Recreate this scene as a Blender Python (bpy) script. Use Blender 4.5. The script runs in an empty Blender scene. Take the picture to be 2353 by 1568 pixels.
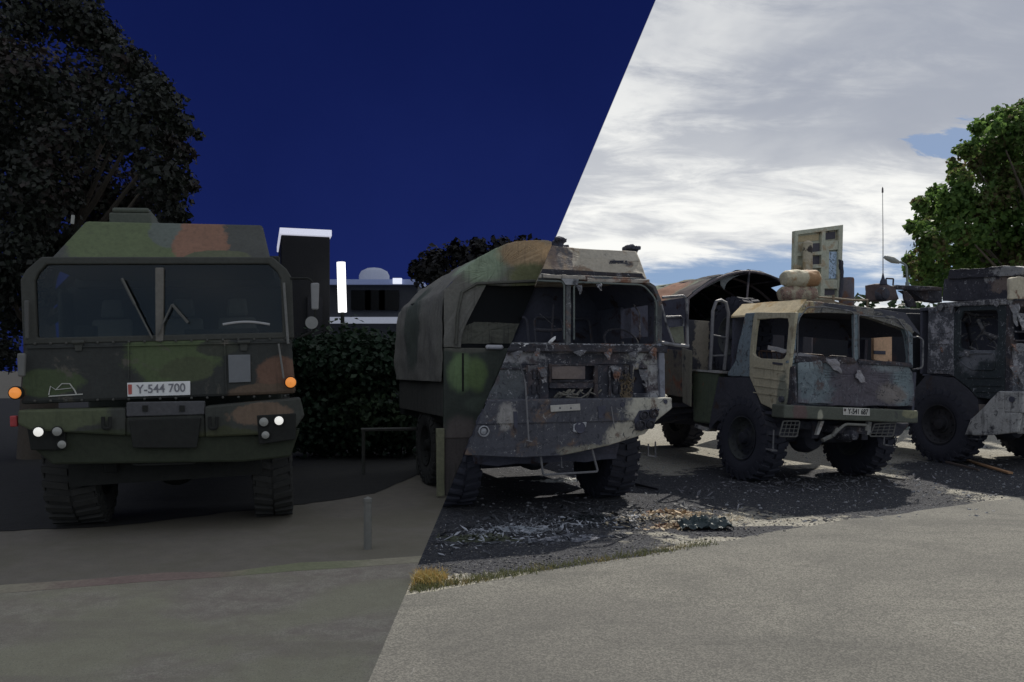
import bpy, bmesh, math, random
from mathutils import Vector, Matrix, noise as mnoise
R = math.radians
rnd = random.Random(7)
S = bpy.context.scene
COL = S.collection
CAMH = 1.6
HOR = 850.0
FPX = 1900.0
# ------------------------------------------------------------ camera
cam = bpy.data.cameras.new("camera")
camo_ob = bpy.data.objects.new("camera", cam); COL.objects.link(camo_ob)
camo_ob.location = (0, 0, CAMH); camo_ob.rotation_euler = (R(90), 0, 0)
cam.sensor_width = 36; cam.lens = 36*FPX/2353; cam.shift_y = (HOR-784)/2353
cam.clip_start = 0.05; cam.clip_end = 2000
S.camera = camo_ob
S.view_settings.view_transform = 'Standard'; S.view_settings.look = 'None'
S.view_settings.exposure = 0; S.view_settings.gamma = 1
# the plane where the night half and the day half of the place meet
PN = Vector((1, 0.01437, -0.4209)); PO = Vector((0, 0, CAMH))
# ------------------------------------------------------------ world
SUN_EL, SUN_AZ = 44, 28           # azimuth to the right of straight ahead
w = bpy.data.worlds.new("World"); S.world = w; w.use_nodes = True
nt = w.node_tree
for n in list(nt.nodes): nt.nodes.remove(n)
def nd(nt, t, ins=None, **kw):
    n = nt.nodes.new(t)
    for k, v in kw.items(): setattr(n, k, v)
    for k, v in (ins or {}).items():
        s = n.inputs[k]
        if isinstance(v, bpy.types.NodeSocket): nt.links.new(v, s)
        else: s.default_value = v
    return n
def mth(nt, op, a, b=0.0, c=0.0, clamp=False):
    n = nd(nt, 'ShaderNodeMath', {0: a, 1: b, 2: c}, operation=op); n.use_clamp = clamp
    return n.outputs[0]
def vm(nt, op, a, b=(0, 0, 0)):
    n = nd(nt, 'ShaderNodeVectorMath', {0: a, 1: b}, operation=op)
    return n.outputs['Value'] if op in ('DOT_PRODUCT', 'LENGTH', 'DISTANCE') else n.outputs['Vector']
def mix(nt, f, a, b):
    n = nd(nt, 'ShaderNodeMix', data_type='RGBA')
    for k, v in ((0, f), (6, a), (7, b)):
        if isinstance(v, bpy.types.NodeSocket): nt.links.new(v, n.inputs[k])
        else: n.inputs[k].default_value = v if k == 0 else (tuple(v)+(1,))[:4]
    return n.outputs[2]
def sm(nt, v, a, b, lo=0.0, hi=1.0):
    n = nd(nt, 'ShaderNodeMapRange', {0: v, 1: a, 2: b, 3: lo, 4: hi}, interpolation_type='SMOOTHSTEP')
    return n.outputs[0]
def noi(nt, vec, scale, detail=4, rough=.55, dist=0):
    return nd(nt, 'ShaderNodeTexNoise', {'Vector': vec, 'Scale': scale, 'Detail': detail, 'Roughness': rough, 'Distortion': dist}).outputs[0]
D = nd(nt, 'ShaderNodeTexCoord').outputs['Generated']
xyz = nd(nt, 'ShaderNodeSeparateXYZ', {0: D})
dz = mth(nt, 'MAXIMUM', xyz.outputs[2], 0.0)
den = mth(nt, 'ADD', dz, .24)
pxy = nd(nt, 'ShaderNodeCombineXYZ', {0: mth(nt, 'DIVIDE', xyz.outputs[0], den), 1: mth(nt, 'DIVIDE', xyz.outputs[1], den), 2: 3.7}).outputs[0]
pst = vm(nt, 'MULTIPLY', pxy, (0.8, 1.0, 1.0))
n1 = noi(nt, pst, 1.9, 8, .54, .25)
n2 = noi(nt, vm(nt, 'ADD', pxy, (4.3, 1.2, 0)), 0.95, 6, .55, .2)
n3 = noi(nt, vm(nt, 'MULTIPLY', pxy, (.8, 1.8, 1)), 4.2, 9, .66, .5)
lit = mth(nt, 'ADD', mth(nt, 'MULTIPLY', n1, .60), mth(nt, 'MULTIPLY', n3, .40))
lit = sm(nt, lit, .42, .585)
lowb = sm(nt, dz, .36, .20, 0, 1)
lit = mth(nt, 'ADD', mth(nt, 'MULTIPLY', lit, .66), mth(nt, 'MULTIPLY', lowb, .34), clamp=True)
dark = sm(nt, mth(nt, 'ADD', n2, sm(nt, dz, .2, .42, 0, .10)), .46, .62, 0, .85)
lit = mth(nt, 'MULTIPLY', lit, mth(nt, 'SUBTRACT', 1.0, dark))
cloud = mix(nt, lit, (.37, .40, .47), (.98, .98, .95))
up = vm(nt, 'NORMALIZE', vm(nt, 'ADD', D, (0, 0, .22)))
sky = nd(nt, 'ShaderNodeTexSky', {0: up}, sky_type='NISHITA', sun_disc=False, sun_elevation=R(SUN_EL), sun_rotation=R(SUN_AZ), air_density=1.0, dust_density=.2)
blue = mix(nt, 1.0, (0, 0, 0), (1, 1, 1))
bl = nd(nt, 'ShaderNodeVectorMath', {0: sky.outputs[0], 'Scale': .075}, operation='SCALE').outputs[0]
# clouds break up towards the horizon; one hole higher up on the right
cov = mth(nt, 'ADD', mth(nt, 'MULTIPLY', sm(nt, dz, .10, .22), .50), mth(nt, 'ADD', n1, mth(nt, 'MULTIPLY', mth(nt, 'SUBTRACT', n3, .5), .35)))
hole = vm(nt, 'LENGTH', vm(nt, 'MULTIPLY', vm(nt, 'SUBTRACT', D, (.455, .858, .236)), (1, 1, 2.1)))
hole = mth(nt, 'ADD', hole, mth(nt, 'MULTIPLY', mth(nt, 'SUBTRACT', mth(nt, 'ADD', n1, n3), 1.0), .12))
cov = mth(nt, 'SUBTRACT', cov, sm(nt, hole, .050, -.01, 0, .75))
cov = sm(nt, cov, .50, .68)
day = mix(nt, cov, bl, cloud)
night = mix(nt, sm(nt, mth(nt, 'ADD', dz, mth(nt, 'MULTIPLY', mth(nt, 'SUBTRACT', noi(nt, D, 3.0, 5, .6), .5), .25)), 0.0, .45), (.0098, .0185, .112), (.0045, .0095, .068))
side = sm(nt, vm(nt, 'DOT_PRODUCT', D, tuple(PN)), -.0004, .0004)
# overhead and behind the viewpoint the day sky is added over both halves as fill light
side = mth(nt, 'MAXIMUM', side, mth(nt, 'MAXIMUM', sm(nt, xyz.outputs[1], .05, -.25), sm(nt, dz, .66, .8)))
skycol = mix(nt, side, night, day)
bg = nd(nt, 'ShaderNodeBackground', {0: skycol, 1: 1.0})
nt.links.new(bg.outputs[0], nd(nt, 'ShaderNodeOutputWorld').inputs[0])
w.cycles.sampling_method = 'MANUAL'; w.cycles.sample_map_resolution = 1024
# ------------------------------------------------------------ sun
sl = bpy.data.lights.new("sun", 'SUN'); sl.energy = 4.2; sl.angle = R(.6); sl.color = (1, .94, .84)
so = bpy.data.objects.new("sun", sl); COL.objects.link(so)
sd = Vector((math.sin(R(SUN_AZ))*math.cos(R(SUN_EL)), math.cos(R(SUN_AZ))*math.cos(R(SUN_EL)), math.sin(R(SUN_EL))))
so.rotation_euler = sd.to_track_quat('Z', 'Y').to_euler(); so.location = (0, 0, 30)
DAYCOL = bpy.data.collections.new("daylit")
so.light_linking.receiver_collection = DAYCOL
ISDAY = True
# ------------------------------------------------------------ mesh helpers
def at(px, py, Y):
    return Vector(((px-1176.5)/FPX*Y, Y, CAMH+(HOR-py)/FPX*Y))
def gnd(px, py, z=0.0):
    Y = FPX*(CAMH-z)/(py-HOR); return Vector(((px-1176.5)/FPX*Y, Y, z))
class Fr:
    """local frame of a parked truck: x across its front (left to right), y to its rear, z up"""
    def __init__(s, ox, oy, a, lean, W):
        s.W = W
        s.M = Matrix.Translation((ox, oy, 0)) @ Matrix.Rotation(R(a), 4, 'Z') @ Matrix.Translation((W/2, 0, 0)) @ Matrix.Rotation(R(lean), 4, 'Y') @ Matrix.Translation((-W/2, 0, 0))
        s.I = s.M.inverted()
    def _ray(s, px, py):
        o = s.I @ Vector((0, 0, CAMH)); e = s.I @ at(px, py, 1.0)
        return o, e-o
    def f(s, px, py, d=0.0):
        o, v = s._ray(px, py); t = (d-o.y)/v.y; return o+v*t
    def s_(s, px, py, x=0.0):
        o, v = s._ray(px, py); t = (x-o.x)/v.x; return o+v*t
    def ff(s, pts, d=0.0): return [s.f(x, y, d) for x, y in pts]
    def ss(s, pts, x=0.0): return [s.s_(px, py, x) for px, py in pts]
SPL = {'windscreen_frame', 'window_seal', 'door_rib', 'hanging_scrap', 'bumper_bracket', 'white_scrap', 'roof_edge_strip', 'recess', 'slot', 'door_handle',
       'lamp_recess', 'bolt_hole', 'canvas_side', 'canvas_shred', 'side_locker', 'panel_rib', 'panel_seam', 'bumper_hole', 'front_rib', 'melted_beacon', 'burnt_fittings', 'hanging_step', 'foot_step'}
class MB:
    def __init__(s): s.v = []; s.f = []
    def add(s, vs, fs):
        b = len(s.v); s.v += [Vector(v) for v in vs]; s.f += [tuple(i+b for i in f) for f in fs]; return s
    def box(s, x0, x1, y0, y1, z0, z1):
        return s.add([(x0, y0, z0), (x1, y0, z0), (x1, y1, z0), (x0, y1, z0), (x0, y0, z1), (x1, y0, z1), (x1, y1, z1), (x0, y1, z1)],
                     [(0, 3, 2, 1), (4, 5, 6, 7), (0, 1, 5, 4), (1, 2, 6, 5), (2, 3, 7, 6), (3, 0, 4, 7)])
    def prism(s, pts, t):
        t = Vector(t); n = len(pts); pts = [Vector(p) for p in pts]
        return s.add(pts+[p+t for p in pts], [tuple(range(n)), tuple(range(2*n-1, n-1, -1))]+[(i, i+n, (i+1) % n+n, (i+1) % n) for i in range(n)])
    def ring(s, o, i_, t):
        t = Vector(t); n = len(o); o = [Vector(p) for p in o]; i_ = [Vector(p) for p in i_]
        fs = []
        for k in range(n):
            j = (k+1) % n
            fs += [(k, j, n+j, n+k), (2*n+k, 3*n+k, 3*n+j, 2*n+j), (k, 2*n+k, 2*n+j, j), (n+k, n+j, 3*n+j, 3*n+k)]
        return s.add(o+i_+[p+t for p in o]+[p+t for p in i_], fs)
    def tube(s, pts, r, n=8, r2=None, cap=True):
        pts = [Vector(p) for p in pts]; m = len(pts); r2 = r if r2 is None else r2; b = []
        up = None
        for i, p in enumerate(pts):
            d = (pts[min(i+1, m-1)]-pts[max(i-1, 0)]).normalized()
            if up is None: up = d.orthogonal().normalized()
            u = (up-d*up.dot(d)).normalized(); up = u; q = d.cross(u); rr = r+(r2-r)*i/max(1, m-1)
            b += [p+(u*math.cos(2*math.pi*k/n)+q*math.sin(2*math.pi*k/n))*rr for k in range(n)]
        fs = [(i*n+k, i*n+(k+1) % n, (i+1)*n+(k+1) % n, (i+1)*n+k) for i in range(m-1) for k in range(n)]
        if cap: fs += [tuple(range(n-1, -1, -1)), tuple((m-1)*n+k for k in range(n))]
        return s.add(b, fs)
    def cyl(s, a, b, r, n=20, r2=None): return s.tube([a, b], r, n, r2)
    def bar(s, a, b, wx, wy, up=(0, 0, 1)):
        a = Vector(a); b = Vector(b); d = (b-a).normalized(); u = Vector(up)
        q = d.cross(u)
        if q.length < 1e-3: q = d.orthogonal()
        q.normalize(); u = q.cross(d)
        c = [a+q*x*wx/2+u*y*wy/2 for x, y in ((-1, -1), (1, -1), (1, 1), (-1, 1))]
        return s.prism(c, b-a)
    def lathe(s, c, ax, prof, n=40):
        """prof: (offset along ax, radius)"""
        c = Vector(c); ax = Vector(ax).normalized(); u = ax.orthogonal().normalized(); q = ax.cross(u); m = len(prof)
        vs = [c+ax*o+(u*math.cos(2*math.pi*k/n)+q*math.sin(2*math.pi*k/n))*r for o, r in prof for k in range(n)]
        return s.add(vs, [(i*n+k, i*n+(k+1) % n, (i+1)*n+(k+1) % n, (i+1)*n+k) for i in range(m-1) for k in range(n)])
    def islands(s):
        par = list(range(len(s.v)))
        def fd(a):
            while par[a] != a: par[a] = par[par[a]]; a = par[a]
            return a
        for f_ in s.f:
            for k in f_[1:]: par[fd(k)] = fd(f_[0])
        g = {}
        for f_ in s.f: g.setdefault(fd(f_[0]), []).append(f_)
        out = []
        for fs in g.values():
            ids = sorted({i for f_ in fs for i in f_}); mp = {i: k for k, i in enumerate(ids)}
            m = MB(); m.v = [s.v[i] for i in ids]; m.f = [tuple(mp[i] for i in f_) for f_ in fs]; out.append(m)
        return out
    def build(s, name, mat, parent=None, bevel=0.0, smooth=False, warp=0.0, lv=3, wsc=.35):
        if name in SPL:
            isl = s.islands()
            if len(isl) > 1: return [m.build(name, mat, parent, bevel, smooth, warp, lv, wsc) for m in isl][0]
        me = bpy.data.meshes.new(name); me.from_pydata([tuple(v) for v in s.v], [], s.f); me.update()
        bm = bmesh.new(); bm.from_mesh(me); bmesh.ops.recalc_face_normals(bm, faces=bm.faces); bm.to_mesh(me); bm.free()
        me.materials.append(mat)
        o = bpy.data.objects.new(name, me); COL.objects.link(o)
        if parent: o.parent = parent
        if smooth:
            me.polygons.foreach_set('use_smooth', [True]*len(me.polygons))
            me.set_sharp_from_angle(angle=R(35))
        if bevel:
            m = o.modifiers.new('b', 'BEVEL'); m.width = bevel; m.segments = 2; m.limit_method = 'ANGLE'
        if warp:
            m = o.modifiers.new('s', 'SUBSURF'); m.subdivision_type = 'SIMPLE'; m.levels = lv; m.render_levels = lv
            m = o.modifiers.new('d', 'DISPLACE'); m.texture = wtex(wsc); m.strength = warp; m.mid_level = .5; m.texture_coords = 'LOCAL'
        if ISDAY: DAYCOL.objects.link(o)
        if name in ('ash_flakes', 'melted_wiring', 'burnt_hoses', 'rivets'): o['kind'] = 'stuff'
        return o
def wtex(sc):
    n = 'warp%g' % sc
    t = bpy.data.textures.get(n)
    if not t:
        t = bpy.data.textures.new(n, 'CLOUDS'); t.noise_scale = sc; t.noise_depth = 3
    return t
def tag(o, label, cat, group=None, kind=None):
    o['label'] = label; o['category'] = cat
    if group: o['group'] = group
    if kind: o['kind'] = kind
    return o
def struct(o): o['kind'] = 'structure'; return o
def stuff(o, label=None, cat=None):
    o['kind'] = 'stuff'
    if label: o['label'] = label; o['category'] = cat
    return o
def root(name, M, label, cat, group=None):
    o = bpy.data.objects.new(name, None); COL.objects.link(o); o.empty_display_size = .2
    o.matrix_world = M if isinstance(M, Matrix) else Matrix.Translation(M)
    return tag(o, label, cat, group)
def text_mesh(name, txt, size, M, mat, parent, sx=1.0):
    c = bpy.data.curves.new(name, 'FONT'); c.body = txt; c.size = size; c.extrude = .0015; c.align_x = 'CENTER'; c.align_y = 'CENTER'; c.offset = size*.012
    t = bpy.data.objects.new(name+'_t', c); COL.objects.link(t)
    dg = bpy.context.evaluated_depsgraph_get(); me = bpy.data.meshes.new_from_object(t.evaluated_get(dg))
    bpy.data.objects.remove(t); me.name = name; me.materials.clear(); me.materials.append(mat)
    me.transform(M @ Matrix.Diagonal((sx, 1, 1, 1)))
    o = bpy.data.objects.new(name, me); COL.objects.link(o); o.parent = parent
    if ISDAY: DAYCOL.objects.link(o)
    return o
# ------------------------------------------------------------ materials
MC = {}
def principled(name):
    m = bpy.data.materials.new(name); m.use_nodes = True; nt = m.node_tree
    b = nt.nodes['Principled BSDF']; return m, nt, b
def paint(name, base, blobs=(), soot=.0, ash=.0, rust=.0, rough=.7, bump=.25, scale=1.0, metal=0.0, streak=.0,
          sootc=(.030, .032, .043), ashc=(.34, .34, .36), rustc=(.17, .085, .055), var=.25, wild=.35, spec=.3, soft=.16):
    m, nt, b = principled(name)
    P = nd(nt, 'ShaderNodeTexCoord').outputs['Object']
    fine = noi(nt, P, 28*scale, 6, .65); mid = noi(nt, P, 5*scale, 7, .62, .4); big = noi(nt, P, 1.7*scale, 5, .55, .3)
    col = tuple(base)
    for loc, rad, c in blobs:
        q = vm(nt, 'MULTIPLY', vm(nt, 'SUBTRACT', P, tuple(loc)), tuple(1/r for r in rad))
        l = mth(nt, 'ADD', vm(nt, 'LENGTH', q), mth(nt, 'MULTIPLY', mth(nt, 'SUBTRACT', mth(nt, 'ADD', mth(nt, 'MULTIPLY', mid, .7), mth(nt, 'MULTIPLY', fine, .3)), .5), wild*4))
        col = mix(nt, sm(nt, l, 1.0+soft, 1.0-soft), col, c)
    if rust: col = mix(nt, sm(nt, noi(nt, vm(nt, 'ADD', P, (7, 3, 1)), 3.2*scale, 8, .66, .5), .62-rust*.3, .72-rust*.3), col, rustc)
    if streak:
        st = noi(nt, vm(nt, 'MULTIPLY', P, (14, 14, 1.2)), 1.5, 5, .6)
        col = mix(nt, sm(nt, st, .5, .7, 0, streak), col, sootc)
    if soot: col = mix(nt, sm(nt, mth(nt, 'ADD', mth(nt, 'MULTIPLY', big, .6), mth(nt, 'MULTIPLY', mid, .4)), .64-soot*.32, .72-soot*.3), col, sootc)
    if ash:
        a = mth(nt, 'ADD', mth(nt, 'MULTIPLY', noi(nt, vm(nt, 'ADD', P, (2, 9, 4)), 4.1*scale, 10, .72, .6), .7), mth(nt, 'MULTIPLY', fine, .3))
        col = mix(nt, sm(nt, a, .66-ash*.26, .73-ash*.2, 0, .85), col, ashc)
    if ash > .2:
        rn = noi(nt, vm(nt, 'ADD', vm(nt, 'MULTIPLY', P, (11, 11, 1.6)), (3, 8, 2)), 2.0, 8, .72, .4)
        col = mix(nt, sm(nt, rn, .60, .70, 0, .55), col, ashc)
        vo = noi(nt, vm(nt, 'ADD', P, (6, 6, 6)), 16*scale, 6, .75, 1.0)
        col = mix(nt, sm(nt, vo, .60, .66, 0, .75), col, tuple(min(.75, c*1.35) for c in ashc))
        col = mix(nt, sm(nt, noi(nt, vm(nt, 'ADD', P, (1, 5, 7)), 11*scale, 8, .75, 1.2), .56, .60, 0, .8), col, sootc)
    rd = nd(nt, 'ShaderNodeObjectInfo').outputs['Random']
    v = mth(nt, 'ADD', mth(nt, 'MULTIPLY', mth(nt, 'SUBTRACT', fine, .5), var*3), mth(nt, 'ADD', mth(nt, 'MULTIPLY', rd, .24), .88))
    v = mth(nt, 'ADD', v, mth(nt, 'MULTIPLY', mth(nt, 'SUBTRACT', mid, .5), var*2))
    hs = nd(nt, 'ShaderNodeHueSaturation', {'Value': v}); 
    if isinstance(col, bpy.types.NodeSocket): nt.links.new(col, hs.inputs['Color'])
    else: hs.inputs['Color'].default_value = col+(1,)
    nt.links.new(hs.outputs[0], b.inputs['Base Color'])
    b.inputs['Roughness'].default_value = rough; b.inputs['Metallic'].default_value = metal
    b.inputs['Specular IOR Level'].default_value = spec
    if bump:
        h = mth(nt, 'ADD', mth(nt, 'MULTIPLY', fine, .5), mth(nt, 'MULTIPLY', mid, 1.0))
        bp = nd(nt, 'ShaderNodeBump', {'Strength': bump, 'Distance': .02, 'Height': h}); nt.links.new(bp.outputs[0], b.inputs['Normal'])
    return m
def plain(name, c, rough=.6, metal=0, emit=None, es=1.0, spec=.4):
    m, nt, b = principled(name)
    P = nd(nt, 'ShaderNodeTexCoord').outputs['Object']
    v = mth(nt, 'ADD', mth(nt, 'MULTIPLY', noi(nt, P, 22, 5), .3), .85)
    hs = nd(nt, 'ShaderNodeHueSaturation', {'Value': v, 'Color': tuple(c)+(1,)}); nt.links.new(hs.outputs[0], b.inputs['Base Color'])
    b.inputs['Roughness'].default_value = rough; b.inputs['Metallic'].default_value = metal; b.inputs['Specular IOR Level'].default_value = spec
    if emit: b.inputs['Emission Color'].default_value = tuple(emit)+(1,); b.inputs['Emission Strength'].default_value = es
    return m
CHAR = paint('charred steel', (.062, .064, .080), ash=.16, rust=.25, rustc=(.065, .045, .04), rough=.85)
CHARA = paint('charred steel with ash', (.045, .045, .055), ash=.42, rust=.4, rustc=(.075, .06, .06), rough=.9, bump=.5)
CHARD = paint('soot black interior', (.070, .073, .098), ash=.06, rough=.95, rust=.2, rustc=(.04, .025, .025))
RUBB = paint('burnt tyre rubber', (.036, .038, .052), ash=.03, rough=.85, bump=.4, var=.15)
RIM = paint('sooty rim steel', (.05, .055, .055), soot=.45, rough=.75)
BARE = paint('scorched bare steel', (.33, .34, .36), soot=.5, rust=.3, rough=.55)
PALE = paint('heat bleached steel', (.42, .42, .40), soot=.35, rust=.3, rough=.6)
WIRE = paint('scorched tube', (.19, .19, .20), soot=.45, rough=.5, bump=.1)
LEAN = 0
def leafmat(name, cols, trans=.35, scale=.5):
    m = bpy.data.materials.new(name); m.use_nodes = True; nt = m.node_tree
    for n in list(nt.nodes): nt.nodes.remove(n)
    P = nd(nt, 'ShaderNodeTexCoord').outputs['Object']
    a = sm(nt, noi(nt, P, scale, 4, .6, .3), .50, .60); c = mix(nt, a, cols[0], cols[1])
    a2 = sm(nt, noi(nt, vm(nt, 'ADD', P, (9, 2, 5)), scale*9, 3), .45, .62); c = mix(nt, a2, c, cols[2])
    d = nd(nt, 'ShaderNodeBsdfPrincipled', {'Base Color': c, 'Roughness': .55, 'Specular IOR Level': .25})
    t = nd(nt, 'ShaderNodeBsdfTranslucent', {0: c})
    mx = nd(nt, 'ShaderNodeMixShader', {0: trans, 1: d.outputs[0], 2: t.outputs[0]})
    nt.links.new(mx.outputs[0], nd(nt, 'ShaderNodeOutputMaterial').inputs[0]); return m
def leaves(name, clumps, size, mat, parent, keep=None, seed=1):
    r = random.Random(seed); vs = []; fs = []
    for c, rad, n in clumps:
        c = Vector(c)
        for _ in range(n):
            d = Vector((r.gauss(0, 1), r.gauss(0, 1), r.gauss(0, 1))).normalized()
            k = r.random()**.45
            p = c+d*rad*k*(.8+.35*mnoise.noise(d*2.3+c))
            if keep and not keep(p): continue
            nrm = (d+Vector((r.gauss(0, .7), r.gauss(0, .7), r.gauss(0, .7)+.3))).normalized()
            u = nrm.orthogonal().normalized(); q = nrm.cross(u); an = r.random()*6.28
            u, q = u*math.cos(an)+q*math.sin(an), q*math.cos(an)-u*math.sin(an)
            sz = size*(.6+.8*r.random()); b = len(vs)
            vs += [p-u*sz*.5, p+q*sz*.42+nrm*sz*.08, p+u*sz*.6, p-q*sz*.42+nrm*sz*.08]; fs.append((b, b+1, b+2, b+3))
    mb = MB(); me = bpy.data.meshes.new(name); me.from_pydata(vs, [], fs); me.materials.append(mat)
    o = bpy.data.objects.new(name, me); COL.objects.link(o)
    if parent: o.parent = parent
    if ISDAY: DAYCOL.objects.link(o)
    return o
# ------------------------------------------------------------ ground
def groundmat(name, kind):
    m, nt, b = principled(name)
    P = nd(nt, 'ShaderNodeTexCoord').outputs['Object']
    f1 = noi(nt, P, 130 if 'asph' in kind else 60, 3, .6); f2 = noi(nt, P, 170, 2, .6); mid = noi(nt, P, 6, 7, .65, .3); big = noi(nt, P, .7, 6, .6, .5)
    vor = nd(nt, 'ShaderNodeTexVoronoi', {'Vector': P, 'Scale': 115.0 if 'asph' in kind else 80.0}); spk = vor.outputs['Color']
    sv = nd(nt, 'ShaderNodeSeparateColor', {0: spk}).outputs[0]
    if kind == 'asphalt':
        c = mix(nt, sm(nt, sv, .15, .95), (.112, .110, .100), (.235, .229, .203))
        c = mix(nt, sm(nt, f1, .55, .75), c, (.065, .065, .064))
        c = mix(nt, sm(nt, big, .42, .62, 0, .35), c, (.075, .075, .072))
        c = mix(nt, sm(nt, noi(nt, vm(nt, 'ADD', P, (5, 5, 0)), 2.6, 8, .7, 1.2), .66, .71, 0, .6), c, (.30, .30, .28))
        c = mix(nt, sm(nt, noi(nt, vm(nt, 'MULTIPLY', P, (.5, 2.2, 1)), 1.1, 7, .65, .8), .50, .66, 0, .30), c, (.07, .07, .068))
        qq = vm(nt, 'LENGTH', vm(nt, 'MULTIPLY', vm(nt, 'SUBTRACT', P, (.35, 4.3, 0)), (1/1.3, 1/1.6, 0)))
        c = mix(nt, sm(nt, mth(nt, 'ADD', qq, mth(nt, 'MULTIPLY', mth(nt, 'SUBTRACT', big, .5), 2.0)), 1.1, .7, 0, .35), c, (.088, .086, .084))
        ck = nd(nt, 'ShaderNodeTexVoronoi', {'Vector': vm(nt, 'ADD', P, vm(nt, 'MULTIPLY', nd(nt, 'ShaderNodeTexNoise', {'Vector': P, 'Scale': 1.3, 'Detail': 6.0}).outputs['Color'], (.9, .9, 0))), 'Scale': .33}, feature='DISTANCE_TO_EDGE').outputs['Distance']
        c = mix(nt, sm(nt, ck, .0045, .0015, 0, .14), c, (.04, .04, .04))
        st = .4; hh = mth(nt, 'ADD', sv, f1); ds = .006
    elif kind == 'night asphalt':
        c = mix(nt, sm(nt, sv, .2, .9), (.29, .265, .215), (.38, .35, .285))
        c = mix(nt, sm(nt, mid, .4, .65), c, (.26, .225, .19)); c = mix(nt, sm(nt, big, .42, .60, 0, .7), c, (.30, .295, .20)); c = mix(nt, sm(nt, noi(nt, vm(nt, 'MULTIPLY', P, (.4, 1.4, 1)), 1.4, 7, .65), .48, .62, 0, .35), c, (.21, .18, .155)); c = mix(nt, sm(nt, f1, .52, .66, 0, .55), c, (.15, .14, .12)); c = mix(nt, sm(nt, f2, .58, .68, 0, .5), c, (.45, .42, .36)); st = .2; hh = f1; ds = .004
    elif kind == 'night gravel':
        c = mix(nt, mid, (.15, .14, .12), (.25, .225, .185)); c = mix(nt, sm(nt, big, .4, .6, 0, .6), c, (.16, .15, .11)); c = mix(nt, sm(nt, f1, .56, .66, 0, .35), c, (.09, .08, .07)); st = .4; hh = f1; ds = .01
    else:
        light = mix(nt, sm(nt, sv, .1, .9), (.26, .25, .21), (.50, .48, .42))
        light = mix(nt, sm(nt, mid, .5, .7, 0, .6), light, (.24, .22, .17))
        dark = mix(nt, sm(nt, sv, .72, .97), (.045, .047, .056), (.13, .135, .15))
        dark = mix(nt, sm(nt, mid, .52, .68), dark, (.075, .078, .085))
        dark = mix(nt, sm(nt, noi(nt, vm(nt, 'ADD', P, (3, 1, 0)), 3, 10, .75, 1), .60, .68, 0, .8), dark, (.20, .20, .19))
        # charred footprint under and before each burnt truck, in metres on the ground
        l = None
        for cx, cy, rx, ry in CHARSPOTS:
            q = vm(nt, 'LENGTH', vm(nt, 'MULTIPLY', vm(nt, 'SUBTRACT', P, (cx, cy, 0)), (1/rx, 1/ry, 0)))
            l = q if l is None else mth(nt, 'MINIMUM', l, q)
        l = mth(nt, 'ADD', l, mth(nt, 'MULTIPLY', mth(nt, 'SUBTRACT', mth(nt, 'ADD', mth(nt, 'MULTIPLY', big, .5), mth(nt, 'MULTIPLY', mid, .5)), .5), 1.5))
        c = mix(nt, sm(nt, l, 1.06, .94), light, dark); st = .9; hh = mth(nt, 'ADD', mth(nt, 'ADD', sv, f1), mth(nt, 'MULTIPLY', mid, 4)); ds = .02
    nt.links.new(c if isinstance(c, bpy.types.NodeSocket) else c, b.inputs['Base Color'])
    b.inputs['Roughness'].default_value = .92; b.inputs['Specular IOR Level'].default_value = .2
    bp = nd(nt, 'ShaderNodeBump', {'Strength': st, 'Distance': ds, 'Height': hh}); nt.links.new(bp.outputs[0], b.inputs['Normal'])
    return m
CHARSPOTS = [(.3, 11.2, 2.1, 4.2), (4.0, 11.2, 1.9, 2.5), (8.6, 12.6, 2.6, 2.3), (2.2, 11, 1.3, 1.6), (-.2, 7.3, 1.4, .85), (2.9, 8.15, 1.5, .30), (4.7, 9.4, 1.6, .32), (6.5, 11.6, .7, 1.2)]
def cut(x, Y=None): return -.01437*x-.6734   # the seam on the ground, x at distance Y
def sheet(name, poly, z, mat):
    mb = MB(); mb.add([(x, y, z) for x, y in poly], [tuple(range(len(poly)))]); o = mb.build(name, mat); return struct(o)
FAR = 900
sheet('ground', [(cut(-30), -30), (FAR, -30), (FAR, FAR), (cut(FAR), FAR)], 0, groundmat('gravel lot', 'gravel'))
# road edge (world): runs from front left to back right, slightly ragged
def edge(a, b, n, amp, seed):
    r = random.Random(seed); out = []
    for i in range(n+1):
        t = i/n; x = a[0]+(b[0]-a[0])*t; y = a[1]+(b[1]-a[1])*t
        out.append((x, y+(mnoise.noise(Vector((x*1.3, seed, 0)))*amp+mnoise.noise(Vector((x*6, seed, 3)))*amp*.35 if 0 < i < n else 0)))
    return out
e1 = edge((cut(5.85), 5.85), (3.36, 8.66), 60, .12, 3)+edge((3.36, 8.66), (6.6, 10.5), 40, .10, 3)[1:]+edge((6.6, 10.5), (60, 41), 80, .12, 3)[1:]
sheet('road', [(60, -20), (cut(-20), -20)][::-1]+[(60, -20)][:0]+list(reversed(e1)), .004, groundmat('day asphalt', 'asphalt'))
ISDAY = False
sheet('ground', [(cut(-30), -30), (cut(FAR), FAR), (-FAR, FAR), (-FAR, -30)], 0, groundmat('dim gravel lot', 'night gravel'))
e2 = edge((-40, -6), (cut(6.9), 6.9), 80, .05, 9)
sheet('road', [(cut(-20), -20), (cut(6.9), 6.9)][:1]+[(-40, -20)]+e2, .004, groundmat('dim asphalt', 'night asphalt'))
sheet('kerb_strip', [(x, y-.05) for x, y in e2]+[(x, y+.20+.12*mnoise.noise(Vector((x*2, 1, 4)))) for x, y in reversed(e2)], .0055, paint('worn kerb strip', (.31, .285, .21), blobs=[((-2.6, 6.2, 0), (.8, .5, 9), (.24, .18, .155)), ((-1.7, 6.6, 0), (.5, .5, 9), (.22, .23, .14))], rough=.95, soft=.5))
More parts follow.
